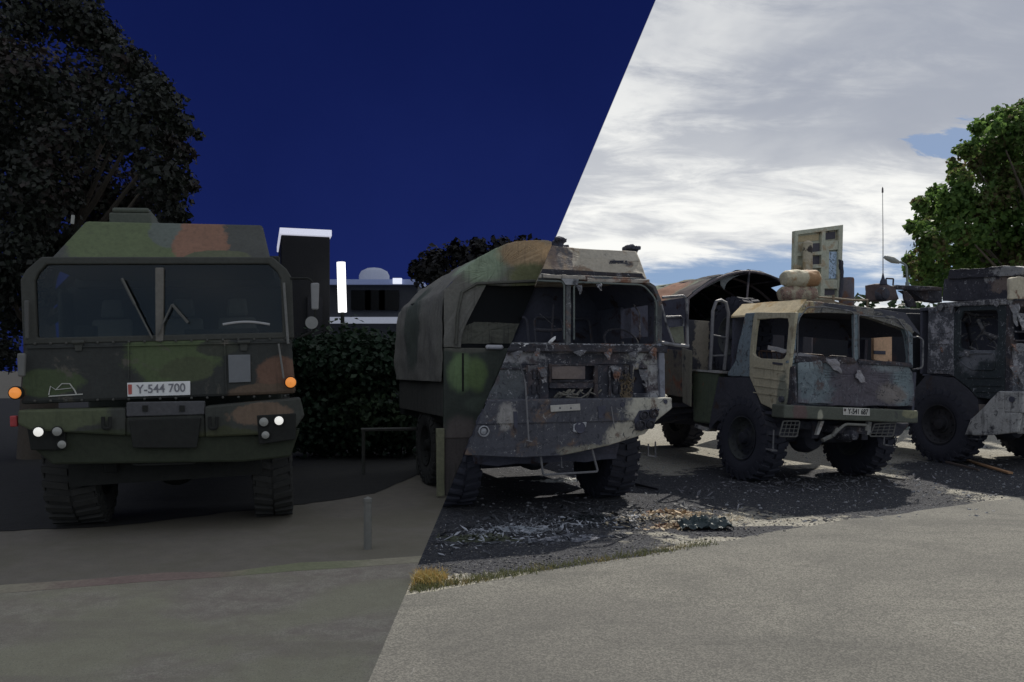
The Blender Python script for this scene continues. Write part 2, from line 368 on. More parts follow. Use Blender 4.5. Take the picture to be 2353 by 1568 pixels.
bed = [(cut(10.9), 10.9), gnd(1000, 1075), gnd(860, 1135), gnd(700, 1160), gnd(480, 1185), gnd(230, 1212), gnd(0, 1222), (-14, 7), (-60, 30), (cut(60), 60)]  # outline of the sheet coloured dark as shade under and between the trucks
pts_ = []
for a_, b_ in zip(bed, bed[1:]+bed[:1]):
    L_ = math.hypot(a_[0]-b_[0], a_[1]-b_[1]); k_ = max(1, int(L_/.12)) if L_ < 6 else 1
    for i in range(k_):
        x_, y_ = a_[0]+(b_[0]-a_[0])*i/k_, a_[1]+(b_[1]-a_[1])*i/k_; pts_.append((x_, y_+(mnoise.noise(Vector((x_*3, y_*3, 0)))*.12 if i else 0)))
sheet('ground', pts_, .006, paint('ground painted as shade', (.030, .030, .028), rough=.95, var=.3, bump=.6))  # near-black colour stands in for unlit ground and truck shade
ISDAY = True
# ------------------------------------------------------------ shared vehicle parts
def wheel(F, par, x0, x1, d, Rr, mt, mr, nl=26, face='both', zoff=0):
    zg = (F.M @ Vector(((x0+x1)/2, d, 0))).z
    c = Vector(((x0+x1)/2, d, Rr-zg+zoff)); h = (x1-x0)/2; mb = MB()
    prof = [(-h*.80, Rr*.50), (-h*.92, Rr*.56), (-h, Rr*.72), (-h*.97, Rr*.88), (-h*.82, Rr*.955), (h*.82, Rr*.955), (h*.97, Rr*.88), (h, Rr*.72), (h*.92, Rr*.56), (h*.80, Rr*.50)]
    mb.lathe(c, (1, 0, 0), prof, 56)
    for i in range(nl):
        for sgn in (-1, 1):
            a = 2*math.pi*(i+(.5 if sgn > 0 else 0))/nl; dr = Vector((0, math.cos(a), math.sin(a))); tg = Vector((0, -math.sin(a), math.cos(a)))
            p0 = c+dr*Rr*.945+Vector((sgn*h*.08, 0, 0))+tg*.02*0; q = []
            for xx, tt in ((.04, -.030), (.95, -.075), (.95, -.012), (.04, .034)):
                q.append(c+dr*Rr*.94+Vector((sgn*h*xx, 0, 0))+tg*tt*Rr/.6)
            mb.prism(q, dr*Rr*.062)
            q2 = [c+dr*Rr*.80+Vector((sgn*h*.97, 0, 0))+tg*t for t in (-.03, .03)]+[c+dr*Rr*.96+Vector((sgn*h*.88, 0, 0))+tg*t for t in (.04, -.04)]
            mb.prism(q2, (sgn*.015, 0, 0))
    t = mb.build('wheel', mt, par, smooth=True)
    rm = MB()
    for sgn in (-1, 1):
        rm.lathe(c, (sgn, 0, 0), [(h*.80, Rr*.51), (h*.95, Rr*.53), (h*.95, Rr*.50), (h*.60, Rr*.45), (h*.45, Rr*.40), (h*.50, Rr*.22), (h*.62, Rr*.20), (h*.62, 0.001)], 40)
        for i in range(10):
            a = 2*math.pi*i/10; dr = Vector((0, math.cos(a), math.sin(a)))
            rm.cyl(c+dr*Rr*.32+Vector((sgn*h*.40, 0, 0)), c+dr*Rr*.32+Vector((sgn*h*.58, 0, 0)), .016, 6)
        for i in range(16):
            a = 2*math.pi*i/16; dr = Vector((0, math.cos(a), math.sin(a)))
            rm.cyl(c+dr*Rr*.455+Vector((sgn*h*.60, 0, 0)), c+dr*Rr*.455+Vector((sgn*h*.72, 0, 0)), .010, 6)
    rim = rm.build('rim', mr, t, smooth=True)
    hb = MB()
    hb.lathe(c, (1, 0, 0), [(-h, .001), (-h, Rr*.08), (-h*.95, Rr*.13), (-h*.60, Rr*.15), (h*.60, Rr*.15), (h*.95, Rr*.13), (h*1.0, Rr*.08), (h*1.0, .001)], 20)
    hb.build('hub', mr, t, smooth=True)
    return t
def chassis(F, par, W, L, mat, z0=.62, z1=.86):
    mb = MB()
    for x in (W*.28, W*.66): mb.box(x, x+.12, .25, L, z0, z1)
    for y in (1.6, 2.6, 3.8, 5.0, L-.2):
        if y < L: mb.box(W*.3, W*.7, y, y+.12, z0+.03, z1-.03)
    mb.build('chassis', mat, par, bevel=.01)
    for y in (1.0, L-1.3):
        ax = MB(); ax.tube([(.25, y, .62), (W*.38, y, .60), (W*.5, y, .60), (W*.62, y, .60), (W-.25, y, .62)], .085, 12)
        ax.lathe((W*.5, y, .60), (0, 1, 0), [(-.26, .05), (-.2, .17), (-.05, .235), (.08, .235), (.2, .15), (.26, .05)], 20)
        ax.build('axle', mat, par, smooth=True)
def octo(x0, x1, z0, z1, c, y, cb=None):
    """rounded rectangle in the local front plane"""
    cb = c if cb is None else cb
    p = [(x0+cb, z0), (x1-cb, z0), (x1-cb*.3, z0+cb*.3), (x1, z0+cb), (x1, z1-c), (x1-c*.3, z1-c*.3), (x1-c, z1), (x0+c, z1), (x0+c*.3, z1-c*.3), (x0, z1-c), (x0, z0+cb), (x0+cb*.3, z0+cb*.3)]
    return [Vector((x, y, z)) for x, z in p]
def arc(pts, rr=.05, n=5):
    """round the corners of a polyline"""
    pts = [Vector(p) for p in pts]; out = [pts[0]]
    for i in range(1, len(pts)-1):
        a, b, c = pts[i-1], pts[i], pts[i+1]; r = min(rr, (a-b).length*.45, (c-b).length*.45)
        p = b+(a-b).normalized()*r; q = b+(c-b).normalized()*r
        for k in range(n+1):
            t = k/n; out.append(p*(1-t)**2+b*2*t*(1-t)+q*t*t)
    return out+[pts[-1]]
def bisect_tree(rt, sign):
    """cut a truck at the plane where night and day meet; keep the side given by sign"""
    for o in list(all_children(rt)):
        if o.type != 'MESH': continue
        Mw = world_m(o); bm = bmesh.new(); bm.from_mesh(o.data)
        co = Mw.inverted() @ PO; no = (Mw.to_3x3().transposed() @ PN).normalized()
        g = bmesh.ops.bisect_plane(bm, geom=bm.verts[:]+bm.edges[:]+bm.faces[:], plane_co=co, plane_no=no*sign, clear_inner=True, clear_outer=False)
        ed = [e for e in g['geom_cut'] if isinstance(e, bmesh.types.BMEdge)]
        try: bmesh.ops.holes_fill(bm, edges=ed, sides=0)
        except Exception: pass
        n = len(bm.faces)
        if n: bm.to_mesh(o.data)
        bm.free()
        if not n:
            for c in list(o.children): c.parent = o.parent
            bpy.data.objects.remove(o)
def all_children(o):
    for c in list(o.children):
        yield from all_children(c)
        yield c
def world_m(o):
    m = o.matrix_basis.copy()
    while o.parent: o = o.parent; m = o.matrix_basis @ m
    return m
FRONT_M = lambda p: Matrix.Translation(p) @ Matrix.Rotation(R(90), 4, 'X')
def flakes(mb, fn, n, size, r):
    for _ in range(n):
        p = fn(); a = r.random()*6.28; s = size*(.4+r.random()); k = r.randint(4, 6)
        pts = [p+Vector((math.cos(a+6.283*i/k)*s*(.5+r.random()*.7), math.sin(a+6.283*i/k)*s*(.5+r.random()*.7), r.gauss(0, .25)*s)) for i in range(k)]
        c = p+Vector((0, 0, s*.35*r.random()+.004)); mb.add(pts+[c], [(i, (i+1) % k, k) for i in range(k)])

def torn(F, par, px, py, w_, h_, d, mat, seed):
    """a curled strip of torn sheet hanging from an edge"""
    r_ = random.Random(seed*13+5); top = [(px-w_/2, py), (px+w_/2, py+r_.uniform(-2, 3))]; mb = MB(); cols = 4; rows = 5; vs = []
    for j in range(rows+1):
        t = j/rows; k = 1-t*r_.uniform(.2, .9)*.8
        for i in range(cols+1):
            u = i/cols*2-1; p = F.f(px+u*w_/2*k+t*r_.uniform(-3, 3), py+t*h_+r_.uniform(-1.5, 1.5), d); p.y -= .05*math.sin(t*2.4+u)*(.4+r_.random()*.6)+.03*t; vs.append(p)
    n_ = len(vs); fs = [(j*(cols+1)+i, j*(cols+1)+i+1, (j+1)*(cols+1)+i+1, (j+1)*(cols+1)+i) for j in range(rows) for i in range(cols) if not (j > 2 and r_.random() < .25)]
    mb.add(vs, fs); o = mb.build('torn_sheet', mat, par); m = o.modifiers.new('t', 'SOLIDIFY'); m.thickness = .004; return o
# ============================================================ middle burnt truck (cab, spare wheel, arched canvas body)
F = Fr(3.61, 11.0, 20.4, 3.0, 2.3); W = F.W
t2 = root('burnt_truck', F.M, 'burnt out truck with tan side door and arched canvas body, between the two others', 'truck', 'burnt out trucks on the gravel lot')
f, sd_ = F.f, F.s_
TAN = (.48, .44, .32); BLU = (.19, .24, .27)
cabm = paint('scorched cab paint', (.105, .095, .115), blobs=[(f(1865, 865), (.34, .5, .42), (.15, .19, .21)), (f(1850, 830), (.25, .5, .12), (.22, .27, .29)), (f(2075, 870), (.20, .6, .45), (.17, .22, .24)), (f(2050, 905), (.25, .4, .14), (.21, .19, .18)), (f(2040, 840), (.3, .4, .09), (.24, .27, .29))],
             ash=.24, rust=.12, rustc=(.10, .08, .08), soot=.16, streak=.3, wild=.6, rough=.7, soft=.35, ashc=(.24, .26, .28))
pilm = paint('heat blued pillar paint', BLU, ash=.25, soot=.24, rust=.25, rustc=(.14, .12, .11), wild=.5)
doorm = paint('faded tan door paint', TAN, blobs=[((0, .1, 1.0), (.5, .12, .5), (.24, .25, .20))], soot=.12, rust=.2, rustc=(.30, .26, .18), streak=.25)
roofm = paint('scorched tan roof', (.60, .50, .32), rust=.35, rustc=(.50, .36, .18), soot=.04)
# front lower panel with a bulged, folded left corner
mb = MB(); mb.prism(F.ff([(1818, 838), (1845, 829), (1905, 834), (1965, 833), (2030, 838), (2090, 842), (2100, 860), (2100, 935), (1815, 932)]), (0, .05, 0))
mb.build('front_panel', cabm, t2, bevel=.012, warp=.07, lv=4, wsc=.3)
mb = MB(); mb.prism([p+Vector((0, -.05, 0)) for p in F.ff([(1828, 834), (1880, 832), (1889, 868), (1903, 905), (1908, 928), (1828, 926)])], (0, .03, 0))
mb.build('folded_flap', cabm, t2, bevel=.008, warp=.06, lv=3, wsc=.2)
for pts, nm in (([(1826, 822), (1836, 818), (1960, 822), (1966, 834), (1826, 834)], 'window_sill'), ([(1970, 826), (2090, 834), (2094, 844), (1970, 836)], 'window_sill')):
    mb = MB(); mb.prism([p+Vector((0, -.03, 0)) for p in F.ff(pts)], (0, .12, 0)); mb.build(nm, CHARA, t2, bevel=.006, warp=.03, lv=3, wsc=.1)
# windscreen frame: posts and header
mb = MB()
mb.prism(F.ff([(1826, 835), (1812, 835), (1830, 724), (1838, 718), (1846, 720), (1836, 730)]), (0, .07, 0))
mb.prism(F.ff([(1962, 722), (1972, 722), (1973, 845), (1963, 840)]), (0, .05, 0))
mb.prism(F.ff([(2089, 845), (2098, 845), (2098, 770), (2088, 750), (2068, 728), (2062, 732), (2082, 754), (2089, 772)]), (0, .07, 0))
mb.build('windscreen_frame', pilm, t2, bevel=.01, warp=.02, lv=3, wsc=.2)
mb = MB(); mb.tube(arc(F.ff([(1832, 832), (1834, 735), (1856, 706), (1900, 706), (1958, 716), (1963, 722), (1962, 832)], -.01), .03), .007, 6)
mb.tube(arc(F.ff([(1974, 830), (1973, 724), (2062, 732), (2087, 765), (2088, 838)], -.01), .03), .007, 6)
mb.build('window_seal', WIRE, t2, smooth=True)
mb = MB(); mb.prism(F.ff([(1852, 692), (1920, 698), (2000, 708), (2060, 716), (2102, 762), (2096, 768), (2062, 730), (1962, 718), (1856, 704), (1838, 722), (1832, 720)]), (0, .10, 0))
mb.build('roof_header', paint('scorched header', (.17, .165, .15), blobs=[(f(1850, 705), (.15, .3, .2), (.42, .36, .22))], ash=.35, rust=.25, soot=.2), t2, bevel=.008, warp=.03, lv=4, wsc=.12)
# roof: tan chamfer on the door side, soot-black top
a = [f(1832, 722), f(1854, 691)]; zt = a[1].z
mb = MB(); lo = sd_(1714, 719)
mb.prism([Vector((a[0].x-.02, 0, a[0].z)), Vector((a[1].x, 0, zt)), Vector((a[1].x-.04, 1.38, zt+.03)), Vector((.0, 1.34, a[0].z+.02))], (0, 0, .025))
mb.build('roof_side', roofm, t2, bevel=.006, warp=.02, lv=3)
mb = MB(); mb.prism([(a[1].x, 0, zt), (1.98, 0, zt-.03), (2.26, 0, zt-.30), (2.26, 0, zt-.34), (1.96, 0, zt-.07), (a[1].x, 0, zt-.04)], (0, 1.36, 0))
mb.build('roof', CHAR, t2, bevel=.005, warp=.03, lv=3)
s1 = f(1773, 0); mb = MB(); c0 = Vector((.16, .62, zt-.12))
mb.prism([Vector((.10, .52, zt-.155)), Vector((.17, .50, zt-.105)), Vector((.18, .74, zt-.10)), Vector((.11, .76, zt-.15))], (0, 0, .035)); mb.build('roof_slot', CHARD, t2)
# cab side: rear pillar, door with window hole
mb = MB(); mb.prism(F.ss([(1736, 719), (1713, 720), (1697, 790), (1688, 838), (1672, 856), (1672, 864), (1723, 866), (1722, 830), (1728, 740)]), (.05, 0, 0))
mb.build('rear_pillar', pilm, t2, bevel=.01, warp=.03, lv=3)
o = F.ss([(1722, 866), (1722, 822), (1726, 770), (1733, 718), (1790, 718), (1828, 718), (1824, 750), (1816, 822), (1812, 850), (1809, 905), (1806, 925), (1797, 951), (1748, 928), (1733, 892)])
i_ = F.ss([(1733, 818), (1730, 812), (1734, 770), (1739, 734), (1790, 731), (1810, 732), (1812, 745), (1806, 815), (1800, 824), (1795, 826), (1790, 826), (1780, 825), (1760, 824), (1745, 823)])
mb = MB(); mb.ring(o, i_, (.055, 0, 0)); dr = mb.build('door', doorm, t2, bevel=.01, warp=.015, lv=2)
mb = MB()
for y0 in (843, 866, 885, 902): mb.bar(sd_(1731, y0, -.006), sd_(1803, y0+9, -.006), .014, .010, (1, 0, 0))
mb.build('door_rib', doorm, dr)
mb = MB(); mb.prism([p+Vector((-.01, 0, 0)) for p in F.ss([(1776, 832), (1799, 835), (1799, 840), (1776, 837)])], (.02, 0, 0)); mb.lathe(sd_(1798, 918, -.01), (-1, 0, 0), [(0, .04), (.04, .04), (.04, .001)], 14)
mb.build('door_handle', CHAR, dr, bevel=.003)
mb = MB(); mb.prism([p for p in F.ss([(1811, 846), (1824, 840), (1828, 926), (1806, 930)], 0.02)], (.03, 0, 0)); mb.build('corner_panel', CHARA, t2, warp=.03, lv=3)
# interior: floor, back wall, right wall, burnt seats, dash, column
mb = MB(); mb.box(.05, 2.2, 1.32, 1.37, .95, 1.75); mb.box(.05, .75, 1.32, 1.37, 1.75, zt-.18); mb.box(.75, 2.2, 1.32, 1.37, 2.12, zt-.08); mb.box(1.0, 1.32, 1.32, 1.37, 1.75, 2.12)
mb.box(.06, 2.2, .05, 1.32, .93, .97); mb.box(2.22, 2.27, .05, 1.36, .95, 1.62); mb.box(2.22, 2.27, 1.0, 1.36, 1.62, zt-.36); mb.build('cab_shell', CHARD, t2, warp=.02, lv=2)
mb = MB()
for x in (.45, 1.25, 1.75):
    p = [(x, .75), (x+.42, .75)]
    for k in range(5): mb.tube([(x+.03+k*.09, .85, 1.2), (x+.03+k*.09, 1.05, 1.25), (x+.03+k*.09, 1.22, 1.83)], .008, 5)
    mb.tube(arc([(x, .6, 1.2), (x, 1.1, 1.25), (x, 1.25, 1.85), (x+.42, 1.25, 1.85), (x+.42, 1.1, 1.25), (x+.42, .6, 1.2)], .06), .014, 6)
mb.build('seat_frame', paint('rusty seat frame', (.12, .075, .06), soot=.4), t2, smooth=True)
seat = MB(); sp = [p for p in F.ff([(2008, 760), (2050, 762), (2050, 832), (2040, 838), (2024, 832), (2008, 826)], .9)]
seat.prism(sp, (0, .06, 0)); st = seat.build('backboard', paint('bare tan board', (.62, .40, .25), rust=.2, soot=.05), t2, bevel=.01)
mb = MB(); mb.prism([p+Vector((0, -.01, 0)) for p in F.ff([(2008, 806), (2034, 807), (2034, 815), (2008, 814)], .9)], (0, .02, 0)); mb.build('slot', CHARD, st)
mb = MB(); mb.tube([(.35, .2, 1.42), (.5, .55, 1.62)], .025, 8); mb.lathe((.52, .58, 1.65), (.35, .8, .5), [(-.012, .20), (0, .215), (.012, .20), (0, .188), (-.012, .20)], 28); mb.build('steering_wheel', CHARA, t2, smooth=True)
mb = MB(); r2 = random.Random(5)
flakes(mb, lambda: Vector((r2.uniform(.3, 2.1), r2.uniform(-.01, .10), f(1900, 826).z+.03-.05*r2.random()+(-.02))), 170, .022, r2)
mb.build('ash_flakes', paint('pale ash', (.42, .42, .43), soot=.2), t2)
mb = MB(); a0 = sd_(1764, 799, .25); a1 = f(1930, 836, .10); mb.bar(a0, a1, .045, .06); mb.bar(a0+Vector((.25, 0, -.04)), a1+Vector((-.1, 0, -.06)), .03, .03)
mb.build('collapsed_bar', paint('ash grey bar', (.40, .39, .40), soot=.2), t2, bevel=.005, warp=.03, lv=4, wsc=.08)
mb = MB(); mb.prism([p+Vector((0, -.04, 0)) for p in F.ff([(1893, 824), (1918, 826), (1925, 838), (1932, 862), (1918, 852), (1908, 848)])], (0, .012, 0)); mb.prism([p+Vector((0, -.05, 0)) for p in F.ff([(1963, 850), (1973, 853), (1985, 880), (1972, 878), (1962, 868)])], (0, .012, 0))
mb.build('hanging_scrap', paint('grey lining scrap', (.30, .29, .31), soot=.15), t2, warp=.06, lv=3, wsc=.08)
# bumper with plate
bumm = paint('olive bumper', (.10, .11, .09), blobs=[(f(2112, 950), (.16, .6, .2), (.42, .40, .30)), (f(2075, 950), (.16, .4, .07), (.22, .22, .14)), (f(1868, 957), (.05, .4, .09), (.36, .36, .28)), (f(1822, 950), (.12, .4, .2), (.13, .09, .085))], soot=.18, wild=.35)
b0 = f(1800, 929, -.12); b1 = f(2107, 969, -.12)
zb0, zb1 = f(1800, 961, -.12).z, f(1800, 930, -.12).z
mb = MB(); mb.box(b0.x, b1.x, -.14, .12, zb0, zb1); bump = mb.build('bumper', bumm, t2, bevel=.018, warp=.012, lv=2)
plm = paint('scorched plate white', (.62, .61, .56), soot=.12, streak=.25)
mb = MB(); pp = F.ff([(1938, 937), (1999, 939), (1999, 956), (1938, 954)], -.15); mb.prism(pp, (0, .008, 0)); pl = mb.build('number_plate', plm, bump, bevel=.002)
INK = plain('black lettering', (.02, .02, .022))
pc = (pp[0]+pp[2])/2
text_mesh('plate_lettering', 'Y-541 687', .105, FRONT_M(pc+Vector((.02, -.004, 0))), INK, bump, .78)
mb = MB(); mb.box(pp[0].x+.015, pp[0].x+.04, pc.y-.006, pc.y-.001, pc.z, pc.z+.035); mb.build('plate_flag', plain('flag black', (.05, .03, .03)), bump)
# below the bumper
mb = MB(); mb.tube(arc(F.ff([(1912, 1002), (1930, 985), (1942, 975), (1992, 977), (1990, 990)], -.1), .05), .020, 8); mb.tube(F.ff([(1890, 1012), (1915, 1000), (1925, 985)], -.08), .03, 6)
mb.build('tow_bracket', paint('scorched bracket', (.20, .20, .18), soot=.4), t2, smooth=True)
mb = MB(); p = f(1950, 1000, -.02); mb.lathe(p, (0, -1, 0), [(-.2, .10), (.0, .10), (.04, .075), (.12, .06), (.14, .001)], 20); mb.box(p.x-.25, p.x+.30, -.02, .3, p.z+.02, p.z+.12); mb.build('winch', CHARA, t2, smooth=True)
mb = MB(); mb.prism(F.ff([(1886, 968), (1895, 968), (1882, 1000), (1876, 1000)], .0), (0, .05, 0)); mb.prism(F.ff([(1995, 968), (2004, 970), (2000, 1000), (1993, 1000)], .0), (0, .05, 0)); mb.build('bumper_bracket', PALE, t2, bevel=.005)
DWIRE = paint('dark scorched wire', (.10, .10, .095), soot=.3)
def gridstep(par, Q, d, mat=DWIRE, n=3, m=3, nm='step_grille'):
    p = F.ff(Q, d); mb = MB(); mb.tube(arc(p[:]+[p[0]], .03), .011, 6)
    for k in range(1, n+1):
        t = k/(n+1); mb.tube([p[0].lerp(p[3], t), p[1].lerp(p[2], t)], .006, 5)
    for k in range(1, m+1):
        t = k/(m+1); mb.tube([p[0].lerp(p[1], t), p[3].lerp(p[2], t)], .006, 5)
    return mb.build(nm, mat, par, smooth=True)
gridstep(t2, [(1800, 968), (1838, 968), (1831, 1004), (1790, 1003)], -.10)
gridstep(t2, [(2010, 975), (2058, 972), (2052, 1003), (1998, 1003)], -.10)
mb = MB()
for Q in ([(1754, 985), (1756, 1030), (1776, 1036), (1778, 988)], ): mb.tube(arc(F.ss(Q, .05), .02), .012, 6); mb.bar(sd_(1754, 1028, .05), sd_(1780, 1036, .05), .09, .02)
mb.tube(arc(F.ff([(2032, 1003), (2030, 1022), (2056, 1026), (2058, 1000)], .1), .02), .011, 6); mb.bar(f(2030, 1022, .1), f(2058, 1026, .1), .08, .015)
mb.build('foot_step', WIRE, t2, smooth=True)
chassis(F, t2, W, 7.2, CHAR)
mb = MB(); mb.prism(F.ff([(1828, 966), (1930, 968), (1920, 985), (1880, 990), (1835, 985)], .25), (0, .2, 0)); mb.prism(F.ff([(1990, 968), (2090, 972), (2070, 1005), (2000, 995)], .3), (0, .2, 0)); mb.box(.55, 1.75, .6, 1.6, .72, 1.0); mb.build('engine_underside', CHAR, t2, bevel=.02, warp=.08, lv=3, wsc=.15)
wheel(F, t2, .0, .36, .98, .61, RUBB, RIM); wheel(F, t2, W-.36, W, .98, .61, RUBB, RIM)
wheel(F, t2, .0, .36, 5.9, .61, RUBB, RIM); wheel(F, t2, W-.36, W, 5.9, .61, RUBB, RIM)
# mudguard: arched liner behind and over the wheel
arch = [(1724, 868), (1742, 925), (1757, 965), (1767, 1000), (1762, 1003), (1750, 975), (1732, 925), (1716, 878), (1668, 872), (1655, 876), (1640, 950), (1634, 985), (1628, 985), (1638, 930), (1652, 866)]
mb = MB(); mb.prism(F.ss(arch, .01), (.5, 0, 0)); mb.build('mudguard', CHAR, t2, bevel=.004, warp=.02, lv=3, wsc=.15)
mb = MB(); mb.prism(F.ss([(1590, 852), (1652, 856), (1636, 950), (1632, 975), (1592, 970)], .02), (.42, 0, 0)); mb.build('left_sun_block', paint('green tank paint', (.10, .125, .085), soot=.1, rust=.15, streak=.3), t2, bevel=.03)
mb = MB(); mb.prism(F.ss([(1588, 848), (1660, 853), (1660, 858), (1588, 853)], .0), (.5, 0, 0)); mb.prism(F.ss([(1598, 975), (1622, 985), (1622, 991), (1596, 982)], .0), (.2, 0, 0)); mb.build('tank_tread', PALE, t2, warp=.03, lv=3)
# spare wheel standing behind the cab, with its hooped ladder frame
sw = wheel(F, t2, .34, .70, 1.86, .60, RUBB, RIM, zoff=0)
zz = f(1690, 765, 1.86).z; sw.location = (0, 0, zz-.61)
for q_ in (): pass
mb = MB(); h0 = 1.62
L0 = F.ff([(1632, 850), (1636, 770), (1638, 715), (1646, 693), (1656, 690), (1668, 696), (1674, 720), (1670, 790), (1664, 850)], 1.45)
mb.tube(L0, .026, 8)
mb.tube([L0[1]+Vector((0, 0, .0)), L0[7]+Vector((0, 0, .09))], .013, 6); mb.tube([L0[1].lerp(L0[0], .6), L0[7].lerp(L0[8], .45)], .013, 6)
mb.build('spare_wheel_frame', WIRE, t2, smooth=True)
mb = MB(); mb.box(.02, .32, 1.5, 1.56, f(0, 848, 1.5).z, f(0, 800, 1.5).z); mb.build('air_filter_panel', paint('scorched rust tin', (.20, .14, .11), soot=.4, ash=.2), t2, bevel=.01)
# canvas body
D0, D1 = 2.45, 7.3
za = f(1580, 683, D0).z; zp = F.f(1722, 620, D0).z
xl, xr = f(1580, 700, D0).x, W+.12
def archp(x):
    t = (x-(xl+xr)/2)/((xr-xl)/2); return za+(zp-za)*(1-abs(t)**2.0)
NA = 22; xs = [xl+(xr-xl)*k/NA for k in range(NA+1)]
cvm = paint('scorched camouflage canvas', (.165, .20, .15), blobs=[((xl+.2, D0+1.2, za+.2), (.9, .55, .6), (.26, .13, .085)), ((xl+.2, D0+.2, za+.1), (1.3, .42, .6), (.07, .055, .06)), ((1.6, D0+.6, zp), (1.2, 1.1, .5), (.022, .024, .03)), ((.6, D0+3.8, zp), (.8, .8, .8), (.20, .13, .09))], soot=.1, wild=.3, rough=.95, soft=.2)
mb = MB(); rows = [D0+.0]+[D0+k*.40 for k in range(1, 13)]
vs = [(x, y, archp(x)-(.035 if (j % 2) else 0)*(1-abs(2*i/NA-1)**4)) for j, y in enumerate(rows) for i, x in enumerate(xs)]
fs = [(j*(NA+1)+i, j*(NA+1)+i+1, (j+1)*(NA+1)+i+1, (j+1)*(NA+1)+i) for j in range(len(rows)-1) for i in range(NA) if not (j == 0 and i in (9, 17, 18))]
mb.add(vs, fs); cv = mb.build('canvas_roof', cvm, t2, smooth=True, warp=.05, lv=2, wsc=.25)
mb = MB()
for y in (D0-.01, D0+.8, D0+1.6, D0+2.4, D0+3.2, D0+4.0, D0+4.75):
    mb.tube([(xl, y, 1.55)]+[(x, y, archp(x)-.03) for x in xs]+[(xr, y, 1.55)], .024, 6)
for fr_ in (.0, .3, .5, .7, 1.0): x = xl+(xr-xl)*fr_; mb.tube([(x, D0, archp(x)-.035), (x, D0+4.75, archp(x)-.035)], .018, 6)
mb.tube([f(1722, 622, D0-.02), f(1716, 690, D0-.02)], .018, 6)
mb.build('canopy_bow', paint('scorched bow', (.17, .15, .16), soot=.4, ash=.2), t2, smooth=True)
mb = MB(); mb.box(xl-.02, xl+.02, D0+.03, D0+4.7, 1.5, za); mb.box(xr-.02, xr+.02, D0+.03, D0+4.7, 1.5, za); 
vb = [(x, D0+4.8, archp(x)-.02) for x in xs]; mb.prism([(xr, D0+4.8, 1.2), (xl, D0+4.8, 1.2)]+vb, (0, .02, 0)); mb.build('canvas_side', CHARD, t2, warp=.04, lv=3)
mb = MB(); mb.prism([f(1655, 640, D0+.02), f(1700, 632, D0+.02), f(1668, 648, D0+.02), f(1665, 668, D0+.02), f(1656, 655, D0+.02)], (0, .01, 0)); mb.prism([f(1590, 672, D0), f(1640, 636, D0), f(1700, 628, D0), f(1650, 646, D0), f(1600, 674, D0)], (0, .01, 0)); mb.build('canvas_shred', paint('grey canvas shred', (.13, .14, .14), soot=.3), t2, warp=.04, lv=3, wsc=.1)
mb = MB()
zt_, zb_ = f(1580, 735, D0).z, f(1580, 860, D0).z
mb.box(xl, xr, D0-.03, D0+.04, zb_, zt_)
mb.box(xl-.03, xl+.03, D0+.05, D0+4.8, zb_-.1, zb_+.55); mb.box(xr-.03, xr+.03, D0+.05, D0+4.8, zb_-.1, zb_+.55); mb.box(xl, xr, D0, D0+4.8, zb_-.14, zb_-.04)
mb.build('cargo_body', paint('scorched body boards', (.05, .05, .06), blobs=[(f(1612, 780, D0), (.18, .3, .48), (.28, .25, .20))], ash=.12, soot=.3, wild=.7), t2, bevel=.01, warp=.02, lv=3)
mb = MB(); mb.prism(F.ss([(1490, 800), (1586, 806), (1582, 915), (1490, 900)], xl-.05), (.03, 0, 0)); mb.build('side_board', paint('scorched side boards', (.13, .115, .09), soot=.3, rust=.3, streak=.3), t2, bevel=.008, warp=.03, lv=3)
mb = MB(); mb.prism(F.ss([(1566, 800), (1588, 806), (1586, 935), (1568, 925)], xl-.07), (.03, 0, 0)); mb.build('side_post', paint('pale side post', (.20, .19, .15), soot=.2, streak=.3), t2, bevel=.008)
mb = MB()
for k in range(3): mb.prism(F.ss([(1490, 928+k*18), (1580, 925+k*14), (1582, 934+k*14), (1490, 940+k*18)], xl+.1+.2*k), (.10, 0, 0))
mb.build('side_locker', CHAR, t2, bevel=.01)
# right mirror frame
mb = MB(); mb.tube(arc([f(2096, 775, -.02), f(2112, 775, -.1), f(2121, 782, -.12), f(2120, 846, -.12), f(2098, 850, -.02)], .05), .013, 8); mb.build('mirror_frame', WIRE, t2, smooth=True)
# roof rails and tarpaulin rods on the cab roof
mb = MB(); mb.tube(F.ff([(1880, 683), (1920, 686), (1960, 690), (1994, 690)], .5), .016, 6); mb.tube(F.ff([(1993, 690), (1993, 712)], .5), .016, 6); mb.tube(F.ff([(1915, 678), (1915, 696)], .45), .02, 6); mb.prism(F.ff([(1860, 688), (1905, 688), (1950, 702), (2000, 712), (1930, 706), (1880, 694)], .3), (0, .04, 0)); mb.build('roof_rail', paint('scorched tan rail', (.24, .19, .13), soot=.3), t2, smooth=False)
# two rolls lie across the cab roof
def roll(name, a, b, r, mat, label):
    L = (b-a).length; mb = MB(); ax = (b-a)/L
    mb.lathe((0, 0, 0), (1, 0, 0), [(0, .001), (0, r*.45), (.015, r*.75), (.07, r*.97), (L*.25, r), (L*.5, r*.985), (L*.75, r), (L-.05, r*.95), (L-.01, r*.7), (L-.02, r*.4), (L-.045, r*.38), (L-.045, .001)], 28)
    o = mb.build(name, mat, None, smooth=True, warp=.035, lv=2, wsc=.12); o.matrix_world = Matrix.Translation(a) @ ax.to_track_quat('X', 'Z').to_matrix().to_4x4()
    return tag(o, label, 'roll')
wp = lambda px, py, d: F.M @ F.f(px, py, d)
rm1 = paint('scorched beige cover', (.46, .42, .30), blobs=[((.52, 0, 0), (.14, .4, .4), (.34, .2, .1))], rust=.25, rustc=(.36, .25, .14), ash=.05, soot=.03, wild=.6)
